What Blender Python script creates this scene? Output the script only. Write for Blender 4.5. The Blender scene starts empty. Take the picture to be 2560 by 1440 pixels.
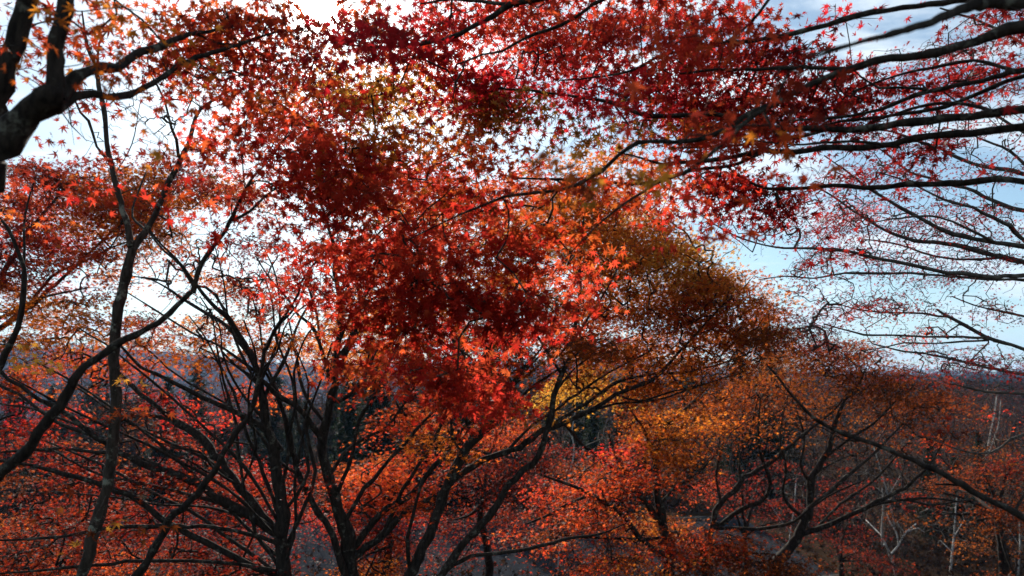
import bpy, math
import numpy as np
from mathutils import Vector, Matrix
rng = np.random.default_rng(11)
S = bpy.context.scene
COL = S.collection

# ------------------------------------------------------------------ camera, sky, sun, exposure
CAM = np.array([0.0, 0.0, 6.0]); PITCH = math.radians(7.6); FPX = 2560 * 24 / 36
FWD = np.array([0, math.cos(PITCH), math.sin(PITCH)]); UP = np.array([0, -math.sin(PITCH), math.cos(PITCH)])
RIGHT = np.array([1.0, 0, 0])
def P(px, py, d):                      # a point seen at that place of the photo, d metres ahead
    return CAM + RIGHT * ((px - 1280) / FPX * d) + UP * ((720 - py) / FPX * d) + FWD * d
cd = bpy.data.cameras.new('camera'); cam = bpy.data.objects.new('camera', cd); COL.objects.link(cam)
cam.location = CAM; cam.rotation_euler = (math.pi / 2 + PITCH, 0, 0)
cd.lens = 24; cd.sensor_width = 36; cd.clip_start = 0.05; cd.clip_end = 9000
cd.dof.use_dof = True; cd.dof.focus_distance = 5.5; cd.dof.aperture_fstop = 1.7
S.camera = cam
SUN = P(800, 8, 1.0) - CAM; SUN /= np.linalg.norm(SUN)
ELEV = math.asin(SUN[2]); AZ = math.atan2(SUN[0], SUN[1])
world = bpy.data.worlds.new('World'); S.world = world; world.use_nodes = True
nt = world.node_tree; nt.nodes.clear()
def N(t, kind, **kw):
    n = t.nodes.new(kind)
    for k, v in kw.items():
        if k in ('inputs',):
            for i, x in v.items(): n.inputs[i].default_value = x
        else: setattr(n, k, v)
    return n
wo = N(nt, 'ShaderNodeOutputWorld'); bg = N(nt, 'ShaderNodeBackground', inputs={1: 0.066})
sky = N(nt, 'ShaderNodeTexSky', sky_type='NISHITA', sun_disc=False, sun_elevation=ELEV, sun_rotation=AZ)
sky.altitude = 400; sky.air_density = 1.0; sky.dust_density = 0.4; sky.ozone_density = 1.0
tc = N(nt, 'ShaderNodeTexCoord'); L = nt.links.new
# thin streaky clouds: direction projected on a cloud deck
sep = N(nt, 'ShaderNodeSeparateXYZ'); L(tc.outputs['Generated'], sep.inputs[0])
zz = N(nt, 'ShaderNodeMath', operation='MAXIMUM', inputs={1: 0.0}); L(sep.outputs[2], zz.inputs[0])
za = N(nt, 'ShaderNodeMath', operation='ADD', inputs={1: 0.16}); L(zz.outputs[0], za.inputs[0])
dx = N(nt, 'ShaderNodeMath', operation='DIVIDE'); L(sep.outputs[0], dx.inputs[0]); L(za.outputs[0], dx.inputs[1])
dy = N(nt, 'ShaderNodeMath', operation='DIVIDE'); L(sep.outputs[1], dy.inputs[0]); L(za.outputs[0], dy.inputs[1])
cmb = N(nt, 'ShaderNodeCombineXYZ'); L(dx.outputs[0], cmb.inputs[0]); L(dy.outputs[0], cmb.inputs[1])
mp = N(nt, 'ShaderNodeMapping'); mp.inputs['Scale'].default_value = (0.8, 1.5, 1); mp.inputs['Rotation'].default_value = (0, 0, 0.35)
L(cmb.outputs[0], mp.inputs[0])
nz = N(nt, 'ShaderNodeTexNoise', inputs={'Scale': 1.7, 'Detail': 9.0, 'Roughness': 0.6, 'Distortion': 0.5}); L(mp.outputs[0], nz.inputs[0])
mr = N(nt, 'ShaderNodeMapRange', inputs={1: 0.43, 2: 0.66, 3: 0.06, 4: 0.92}); mr.interpolation_type = 'SMOOTHSTEP'
L(nz.outputs['Fac'], mr.inputs[0])
dot = N(nt, 'ShaderNodeVectorMath', operation='DOT_PRODUCT'); dot.inputs[1].default_value = tuple(SUN); L(tc.outputs['Generated'], dot.inputs[0])
dm = N(nt, 'ShaderNodeMath', operation='MAXIMUM', inputs={1: 0.0}); L(dot.outputs['Value'], dm.inputs[0])
def lobe(power, gain):
    p = N(nt, 'ShaderNodeMath', operation='POWER', inputs={1: power}); L(dm.outputs[0], p.inputs[0])
    g = N(nt, 'ShaderNodeMath', operation='MULTIPLY', inputs={1: gain}); L(p.outputs[0], g.inputs[0]); return g
a1 = lobe(8, 3.2); a2 = lobe(60, 9.0); a3 = lobe(3500, 900.0)
s1 = N(nt, 'ShaderNodeMath', operation='ADD'); L(a1.outputs[0], s1.inputs[0]); L(a2.outputs[0], s1.inputs[1])
cb = N(nt, 'ShaderNodeMath', operation='ADD', inputs={1: 8.6}); L(s1.outputs[0], cb.inputs[0])       # clouds: brighter towards the sun
ccol = N(nt, 'ShaderNodeVectorMath', operation='SCALE'); ccol.inputs[0].default_value = (0.90, 0.99, 1.05); L(cb.outputs[0], ccol.inputs['Scale'])
mx = N(nt, 'ShaderNodeMix', data_type='RGBA'); L(mr.outputs[0], mx.inputs[0]); tint = N(nt, 'ShaderNodeVectorMath', operation='MULTIPLY'); tint.inputs[1].default_value = (.93, 1.05, 1.0); L(sky.outputs[0], tint.inputs[0]); L(tint.outputs[0], mx.inputs[6]); L(ccol.outputs[0], mx.inputs[7])
s2 = N(nt, 'ShaderNodeMath', operation='ADD'); L(s1.outputs[0], s2.inputs[0]); L(a3.outputs[0], s2.inputs[1])
gl = N(nt, 'ShaderNodeVectorMath', operation='SCALE'); gl.inputs[0].default_value = (1.0, 0.97, 0.92); L(s2.outputs[0], gl.inputs['Scale'])
ad = N(nt, 'ShaderNodeVectorMath', operation='ADD'); L(mx.outputs[2], ad.inputs[0]); L(gl.outputs[0], ad.inputs[1])
L(ad.outputs[0], bg.inputs[0]); L(bg.outputs[0], wo.inputs[0])
ld = bpy.data.lights.new('sun', 'SUN'); ld.energy = 5.0; ld.angle = math.radians(0.5); ld.color = (1, 0.93, 0.82)
lo = bpy.data.objects.new('sun', ld); COL.objects.link(lo)
lo.rotation_euler = Vector(SUN).to_track_quat('Z', 'Y').to_euler(); lo.location = (0, 0, 40)
S.view_settings.view_transform = 'Standard'; S.view_settings.look = 'None'
S.view_settings.exposure = 1.0; S.view_settings.gamma = 1
S.cycles.max_bounces = 5; S.cycles.diffuse_bounces = 2; S.cycles.glossy_bounces = 2; S.cycles.transmission_bounces = 3
S.cycles.volume_bounces = 0; S.cycles.sample_clamp_indirect = 4
S.cycles.caustics_reflective = False; S.cycles.caustics_refractive = False

# ------------------------------------------------------------------ materials
def new_mat(name):
    m = bpy.data.materials.new(name); m.use_nodes = True; t = m.node_tree; t.nodes.clear()
    return m, t, N(t, 'ShaderNodeOutputMaterial')
def bark_mat(name, dark, light, lichen, lich_amt, scale):
    m, t, o = new_mat(name); b = N(t, 'ShaderNodeBsdfPrincipled', inputs={'Roughness': 0.95, 'Specular IOR Level': 0.1})
    c = N(t, 'ShaderNodeTexCoord'); mpn = N(t, 'ShaderNodeMapping'); mpn.inputs['Scale'].default_value = (1, 1, 0.3)
    t.links.new(c.outputs['Object'], mpn.inputs[0])
    n1 = N(t, 'ShaderNodeTexNoise', inputs={'Scale': scale, 'Detail': 6.0, 'Roughness': 0.65}); t.links.new(mpn.outputs[0], n1.inputs[0])
    r1 = N(t, 'ShaderNodeValToRGB'); r1.color_ramp.elements[0].color = (*dark, 1); r1.color_ramp.elements[1].color = (*light, 1)
    r1.color_ramp.elements[0].position = 0.35; r1.color_ramp.elements[1].position = 0.7
    t.links.new(n1.outputs['Fac'], r1.inputs[0])
    n2 = N(t, 'ShaderNodeTexNoise', inputs={'Scale': scale * 0.35, 'Detail': 5.0, 'Roughness': 0.7}); t.links.new(c.outputs['Object'], n2.inputs[0])
    r2 = N(t, 'ShaderNodeMapRange', inputs={1: 0.56, 2: 0.66, 3: 0.0, 4: lich_amt}); t.links.new(n2.outputs['Fac'], r2.inputs[0])
    mxn = N(t, 'ShaderNodeMix', data_type='RGBA'); mxn.inputs[7].default_value = (*lichen, 1)
    t.links.new(r2.outputs[0], mxn.inputs[0]); t.links.new(r1.outputs[0], mxn.inputs[6]); t.links.new(mxn.outputs[2], b.inputs['Base Color'])
    bp = N(t, 'ShaderNodeBump', inputs={'Strength': 0.6, 'Distance': 0.01}); t.links.new(n1.outputs['Fac'], bp.inputs['Height']); t.links.new(bp.outputs[0], b.inputs['Normal'])
    t.links.new(b.outputs[0], o.inputs[0]); return m
BARK = bark_mat('maple_bark', (0.009, 0.007, 0.006), (0.042, 0.033, 0.027), (0.14, 0.14, 0.115), 0.6, 34)
BARK_LICHEN = bark_mat('lichened_bark', (0.02, 0.016, 0.013), (0.07, 0.055, 0.045), (0.25, 0.26, 0.21), 0.75, 34)
BARK_GREY = bark_mat('grey_bark', (0.03, 0.027, 0.024), (0.10, 0.085, 0.075), (0.17, 0.17, 0.15), 0.5, 20)
BARK_BARE = bark_mat('bare_tree_bark', (0.018, 0.012, 0.010), (0.05, 0.033, 0.028), (0.075, 0.062, 0.054), 0.3, 9)
BARK_BIRCH = bark_mat('birch_bark', (0.26, 0.25, 0.235), (0.5, 0.485, 0.46), (0.04, 0.035, 0.03), 0.85, 14)
def leaf_mat(name, tr=0.68, gloss=0.15, rough=0.58):
    m, t, o = new_mat(name)
    a = N(t, 'ShaderNodeAttribute', attribute_name='leaf_colour')
    d = N(t, 'ShaderNodeBsdfPrincipled', inputs={'Roughness': rough, 'Specular IOR Level': gloss})
    # the upper blade reflects a little darker than the light it lets through
    dk = N(t, 'ShaderNodeVectorMath', operation='SCALE', inputs={'Scale': 0.22}); t.links.new(a.outputs['Color'], dk.inputs[0])
    t.links.new(dk.outputs[0], d.inputs['Base Color'])
    tl = N(t, 'ShaderNodeBsdfTranslucent'); t.links.new(a.outputs['Color'], tl.inputs['Color'])
    mxs = N(t, 'ShaderNodeMixShader', inputs={0: tr}); t.links.new(d.outputs[0], mxs.inputs[1]); t.links.new(tl.outputs[0], mxs.inputs[2])
    t.links.new(mxs.outputs[0], o.inputs[0]); return m
LEAF = leaf_mat('maple_leaf'); NEEDLE = leaf_mat('conifer_needle', 0.2, 0.04, .7); FARLEAF = leaf_mat('distant_foliage', 0.25, 0.02, .9)

# ------------------------------------------------------------------ mesh helpers
class MB:
    def __init__(self): self.v = []; self.q = []; self.t = []; self.c = []; self.n = 0
    def add(self, v, quads=None, tris=None, col=None):
        v = np.asarray(v, float)
        if quads is not None and len(quads): self.q.append(np.asarray(quads) + self.n)
        if tris is not None and len(tris): self.t.append(np.asarray(tris) + self.n)
        self.v.append(v); self.n += len(v)
        if col is not None: self.c.append(np.asarray(col, float))
    def build(self, name, mat, parent=None, smooth=False, origin=None, leaf_from=None, leaf=None):
        v = np.concatenate(self.v) if self.v else np.zeros((0, 3))
        if origin is not None: v = v - np.asarray(origin)
        q = np.concatenate(self.q) if self.q else np.zeros((0, 4), int)
        t = np.concatenate(self.t) if self.t else np.zeros((0, 3), int)
        me = bpy.data.meshes.new(name)
        me.vertices.add(len(v)); me.vertices.foreach_set('co', v.astype(np.float32).ravel())
        me.loops.add(q.size + t.size); me.loops.foreach_set('vertex_index', np.concatenate([q.ravel(), t.ravel()]).astype(np.int32))
        me.polygons.add(len(q) + len(t))
        ls = np.concatenate([np.arange(len(q)) * 4, q.size + np.arange(len(t)) * 3]).astype(np.int32)
        me.polygons.foreach_set('loop_start', ls)
        if smooth: me.polygons.foreach_set('use_smooth', np.ones(len(q) + len(t), bool))
        if self.c:
            a = me.attributes.new('leaf_colour', 'FLOAT_COLOR', 'POINT')
            a.data.foreach_set('color', np.concatenate(self.c).astype(np.float32).ravel())
        me.materials.append(mat)
        if leaf:
            me.materials.append(leaf); mi = np.zeros(len(q) + len(t), np.int32); mi[len(q) + leaf_from:] = 1; me.polygons.foreach_set('material_index', mi)
        me.update(calc_edges=True)
        o = bpy.data.objects.new(name, me); COL.objects.link(o)
        if parent is not None: o.parent = parent
        return o
def smooth_path(pts, step):            # Catmull-Rom through rows of any width, first three columns are space
    pts = np.asarray(pts, float); out = []
    ext = np.vstack([2 * pts[0] - pts[1], pts, 2 * pts[-1] - pts[-2]])
    for i in range(len(pts) - 1):
        p0, p1, p2, p3 = ext[i:i + 4]; n = max(1, int(np.ceil(np.linalg.norm((p2 - p1)[:3]) / step)))
        u = (np.arange(n) / n)[:, None]
        out.append(0.5 * (2 * p1 + (p2 - p0) * u + (2 * p0 - 5 * p1 + 4 * p2 - p3) * u ** 2 + (3 * p1 - p0 - 3 * p2 + p3) * u ** 3))
    out.append(pts[-1:]); return np.vstack(out)
def tube(mb, pts, rad, sides, rough=0.0, cap=True):
    pts = np.asarray(pts, float); rad = np.maximum(np.asarray(rad, float), 4e-4); n = len(pts)
    tg = np.gradient(pts, axis=0); tg /= np.linalg.norm(tg, axis=1)[:, None] + 1e-9
    ref = np.array([0.31, 0.17, 0.93]) if abs(tg[0][2]) < 0.9 else np.array([0.93, 0.31, 0.17])
    a = np.zeros_like(pts); cur = ref
    for i in range(n):                                   # parallel transport
        cur = cur - tg[i] * np.dot(cur, tg[i]); cur = cur / (np.linalg.norm(cur) + 1e-9); a[i] = cur
    b = np.cross(tg, a); th = np.arange(sides) / sides * 2 * np.pi
    r = rad[:, None] * np.ones(sides)[None]
    if rough: r = r * (1 + rough * rng.normal(size=r.shape))
    v = pts[:, None] + r[..., None] * (np.cos(th)[None, :, None] * a[:, None] + np.sin(th)[None, :, None] * b[:, None])
    i = np.arange(n - 1)[:, None] * sides; j = np.arange(sides)[None]; k = (j + 1) % sides
    q = np.stack([i + j, i + k, i + sides + k, i + sides + j], -1).reshape(-1, 4)
    mb.add(np.vstack([v.reshape(-1, 3), pts[-1:] + tg[-1:] * rad[-1]]), q,
           np.stack([(n - 1) * sides + np.arange(sides), (n - 1) * sides + (np.arange(sides) + 1) % sides, np.full(sides, n * sides)], -1) if cap else None)
def tag(o, label=None, cat=None, group=None, kind=None):
    for k, x in (('label', label), ('category', cat), ('group', group), ('kind', kind)):
        if x: o[k] = x
    return o
def empty(name, loc):
    o = bpy.data.objects.new(name, None); COL.objects.link(o); o.location = loc; o.empty_display_size = 0.2; return o
def copy_tree(o, parent=None):
    c = o.copy(); COL.objects.link(c); c.parent = parent
    for ch in list(o.children): copy_tree(ch, c)
    return c

# leaves -----------------------------------------------------------
def leaf_template(lod):
    lob = {2: [(0, 1.0), (40, .93), (80, .74), (124, .42)], 1: [(0, 1.0), (40, .93), (80, .74), (124, .42)], 0: [(0, 1.0), (48, .9), (105, .6)]}[lod]
    val = {2: .30, 1: .26, 0: .30}[lod]
    half = [(ang, l) for ang, l in lob]; per = []
    full = [(-a_, l) for a_, l in reversed(half[1:])] + half
    per.append((180, .08))
    for i, (a_, l) in enumerate(full):
        if i: per.append(((full[i - 1][0] + a_) / 2, val * (full[i - 1][1] + l) / 1.8))
        if lod == 2: per += [(a_ - 9, l * .58), (a_, l), (a_ + 9, l * .58)]
        else: per.append((a_, l))
    a_ = np.radians([p[0] for p in per]); r = np.array([p[1] for p in per])
    uv = np.stack([np.cos(a_) * r, np.sin(a_) * r, -0.22 * r ** 2], 1)
    v = np.vstack([[[0, 0, 0.03]], uv]); n = len(per)
    tri = np.array([[0, 1 + i, 1 + (i + 1) % n] for i in range(n)])
    return v, tri
LT = {k: leaf_template(k) for k in (0, 1, 2)}
def add_leaves(mb, pos, size, col, lod, bias, droop=0.8, spread=0.62):
    n = len(pos)
    if not n: return
    nrm = np.asarray(bias)[None] + rng.normal(size=(n, 3)) * spread; nrm /= np.linalg.norm(nrm, axis=1)[:, None]
    ax = rng.normal(size=(n, 3)) + np.array([0, 0, -droop]); ax -= nrm * (ax * nrm).sum(1)[:, None]
    ax /= np.linalg.norm(ax, axis=1)[:, None] + 1e-9; bx = np.cross(nrm, ax)
    tv, tt = LT[lod]; s = np.asarray(size)[:, None, None]
    curl = (0.3 + rng.random(n) * 1.9)[:, None, None]; wid = (0.75 + 0.3 * rng.random(n))[:, None, None]
    fold = (rng.random(n) ** 2 * .9)[:, None, None] * np.abs(tv[None, :, 1:2]); twist = rng.normal(size=(n, 1, 1)) * .25 * tv[None, :, 0:1] * tv[None, :, 1:2]
    v = pos[:, None] + s * ((fold + twist) * nrm[:, None] + tv[None, :, 0:1] * ax[:, None] + wid * tv[None, :, 1:2] * bx[:, None] + curl * tv[None, :, 2:3] * nrm[:, None])
    k = len(tv); f = (tt[None] + (np.arange(n) * k)[:, None, None]).reshape(-1, 3)
    c = np.repeat(np.hstack([col, np.ones((n, 1))]), k, axis=0)
    mb.add(v.reshape(-1, 3), None, f, c)
PAL = {
    'red': [(.40, (.62, .032, .018)), (.22, (.72, .07, .03)), (.28, (.36, .014, .016)), (.1, (.74, .16, .04))],
    'bright': [(.5, (.78, .055, .03)), (.25, (.78, .12, .04)), (.25, (.5, .018, .022))],
    'crimson': [(.5, (.50, .016, .022)), (.3, (.62, .03, .03)), (.2, (.32, .014, .02))],
    'dark': [(.5, (.26, .024, .014)), (.3, (.38, .05, .018)), (.2, (.16, .018, .012))],
    'redor': [(.35, (.70, .085, .022)), (.35, (.60, .04, .018)), (.22, (.70, .14, .025)), (.08, (.70, .24, .04))],
    'orange': [(.4, (.68, .17, .02)), (.25, (.6, .10, .018)), (.25, (.74, .27, .03)), (.1, (.45, .06, .02))],
    'gold': [(.5, (.74, .32, .04)), (.3, (.72, .42, .06)), (.2, (.62, .18, .025))],
    'shade_red': [(.45, (.20, .012, .009)), (.35, (.32, .03, .012)), (.2, (.46, .07, .015))],  # red darkened so the leaf colour carries the shade of the lower crowns
    'rust': [(.45, (.26, .045, .011)), (.3, (.42, .09, .014)), (.25, (.15, .026, .012))],  # rusty leaf brown, darkened as well for shade low in the crowns
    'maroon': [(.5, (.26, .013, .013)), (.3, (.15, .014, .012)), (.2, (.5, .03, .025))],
    'olive': [(.4, (.30, .11, .025)), (.35, (.36, .2, .03)), (.25, (.5, .08, .02))],
    'brown': [(.4, (.27, .065, .014)), (.25, (.44, .13, .02)), (.35, (.16, .03, .013))],
}
def pick(pal, n):
    w = np.array([p[0] for p in PAL[pal]]); c = np.array([p[1] for p in PAL[pal]])
    return c[rng.choice(len(w), n, p=w / w.sum())]

def crown(mb, bark, root, base, leaves, leaf=None):      # twigs and leaves of one tree
    mb.c = [np.tile([.1, .08, .06, 1], (mb.n, 1))]; k = sum(len(x) for x in mb.t); leaves(mb)
    return mb.build('crown', bark, root, False, base, k, leaf or LEAF)

# twigs: every leaf spray is joined to the nearest wood of its tree ------------------------------
class Skel:
    def __init__(self): self.p = np.zeros((4096, 3)); self.n = 0
    def push(self, q):
        while self.n + len(q) > len(self.p): self.p = np.vstack([self.p, np.zeros_like(self.p)])
        self.p[self.n:self.n + len(q)] = q; self.n += len(q)
def grow(skel, tips, mb, r0=0.0019, seg=0.14, sides=4, pexp=0.42, rmax=0.012, wig=0.12):
    base = skel.n
    d0 = np.array([((skel.p[:base] - t) ** 2).sum(1).min() for t in tips]) if base else np.zeros(len(tips))
    paths = []; parent = {}; cnt = {}
    for t in tips[np.argsort(d0)]:
        d = ((skel.p[:skel.n] - t) ** 2).sum(1); j = int(d.argmin()); a = skel.p[j].copy(); L_ = math.sqrt(d[j])
        if L_ < 0.02: continue
        m = max(2, int(L_ / seg) + 1); u = (np.arange(1, m + 1) / m)[:, None]
        side = rng.normal(size=3) * L_ * wig; side[2] += L_ * 0.10
        pts = a + (t - a) * u + side * (4 * u * (1 - u)) + rng.normal(size=(m, 3)) * seg * 0.07 * (u < 1)
        k0 = skel.n; skel.push(pts); paths.append((j, k0, m))
    N_ = skel.n; c = np.zeros(N_)
    for j, k0, m in reversed(paths):
        c[k0 + m - 1] += 1
        for i in range(k0 + m - 2, k0 - 1, -1): c[i] += c[i + 1]
        c[j] += c[k0]
    for j, k0, m in paths:
        idx = np.concatenate([[j], np.arange(k0, k0 + m)])
        r = np.minimum(r0 * np.maximum(c[idx], 1) ** pexp, rmax); r[0] = r[1]
        tube(mb, skel.p[idx], r, sides)
    return paths

# ------------------------------------------------------------------ ground
def gz(x, y):
    t = np.clip((np.asarray(y, float) - 1.0) / 13.0, 0, 1); t = t * t * (3 - 2 * t) * 0.6 + t * 0.4
    return 4.4 * (1 - t)
def far_z(x, y):                       # wooded hills beyond the valley
    r = np.hypot(x, y); az = np.degrees(np.arctan2(x, y))
    h = np.interp(az, [-60, -40, -30, -22, -12, 0, 12, 22, 30, 36, 45, 60], [46, 44, 40, 33, 26, 26, 20, 13, 9, 7, 6, 6])
    wob = 3 * np.sin(x * .011 + 1) + 2 * np.sin(x * .023 + y * .006) + 1 * np.sin(x * .055 + 2)
    k = np.clip((r - 350) / 650, 0, 1); k = k * k * (3 - 2 * k)
    v = np.clip((r - 45) / 230, 0, 1); v = v * v * (3 - 2 * v) * np.clip((-az - 6) / 16, 0, 1) * 36
    return k * (h + wob) - v * (1 - k)
def ground_z(x, y):
    return gz(x, y) + far_z(x, y)
def nodes_noise_mat(name, cols, scale, rough=0.95, bump=0.5):
    m, t, o = new_mat(name); b = N(t, 'ShaderNodeBsdfPrincipled', inputs={'Roughness': rough, 'Specular IOR Level': 0.0})
    c = N(t, 'ShaderNodeTexCoord'); n1 = N(t, 'ShaderNodeTexNoise', inputs={'Scale': scale, 'Detail': 10.0, 'Roughness': 0.7}); t.links.new(c.outputs['Object'], n1.inputs[0])
    r = N(t, 'ShaderNodeValToRGB'); e = r.color_ramp.elements
    e[0].position = 0.3; e[0].color = (*cols[0], 1); e[1].position = 0.72; e[1].color = (*cols[-1], 1)
    for i, cc in enumerate(cols[1:-1]): x = e.new(0.3 + 0.42 * (i + 1) / (len(cols) - 1)); x.color = (*cc, 1)
    t.links.new(n1.outputs['Fac'], r.inputs[0]); t.links.new(r.outputs[0], b.inputs['Base Color'])
    bp = N(t, 'ShaderNodeBump', inputs={'Strength': bump, 'Distance': 0.05}); t.links.new(n1.outputs['Fac'], bp.inputs['Height']); t.links.new(bp.outputs[0], b.inputs['Normal'])
    t.links.new(b.outputs[0], o.inputs[0]); return m
GROUND = nodes_noise_mat('leaf_litter', [(.012, .009, .006), (.03, .018, .011), (.06, .028, .015)], 1.6)
ASPHALT = nodes_noise_mat('asphalt', [(.014, .015, .018), (.02, .021, .025), (.03, .031, .034)], 6, 1.0, 0.15)
STONE = nodes_noise_mat('kerb_stone', [(.03, .03, .028), (.06, .058, .055)], 4, 0.8)
xs = np.concatenate([-np.geomspace(2600, 24, 46), np.linspace(-20, 20, 21), np.geomspace(24, 2600, 46)])
ys = np.concatenate([[-60, -30, -15, -6, -2], np.linspace(0, 30, 31), np.geomspace(33, 2600, 70)])
gx, gy = np.meshgrid(xs, ys); g = MB(); nx, ny = len(xs), len(ys)
ii = (np.arange(ny - 1)[:, None] * nx + np.arange(nx - 1)[None]).ravel()
g.add(np.stack([gx, gy, ground_z(gx, gy)], -1).reshape(-1, 3), np.stack([ii, ii + 1, ii + nx + 1, ii + nx], -1))
tag(g.build('ground', GROUND, smooth=True), kind='structure')
rd = MB(); X = np.linspace(-17, 10, 25); cy = 25.5 + 0.012 * X ** 2
rd.add(np.vstack([np.stack([X, cy - 5, X * 0 + .012], 1), np.stack([X, cy + 4, X * 0 + .012], 1)]), [[i, i + 1, 26 + i, 25 + i] for i in range(24)])
tag(rd.build('road', ASPHALT), kind='structure')
for off, sgn in ((-5.0, -1), (4.0, 1)):
    kb = MB(); yy = cy + off; y2 = yy + sgn * .18
    kb.add(np.vstack([np.stack([X, yy, X * 0 - .05], 1), np.stack([X, yy, X * 0 + .13], 1), np.stack([X, y2, X * 0 + .13], 1), np.stack([X, y2, X * 0 - .05], 1)]),
           [[25 * r_ + i, 25 * r_ + i + 1, 25 * (r_ + 1) + i + 1, 25 * (r_ + 1) + i] for r_ in range(3) for i in range(24)])
    tag(kb.build('kerb', STONE), kind='structure')

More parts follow.
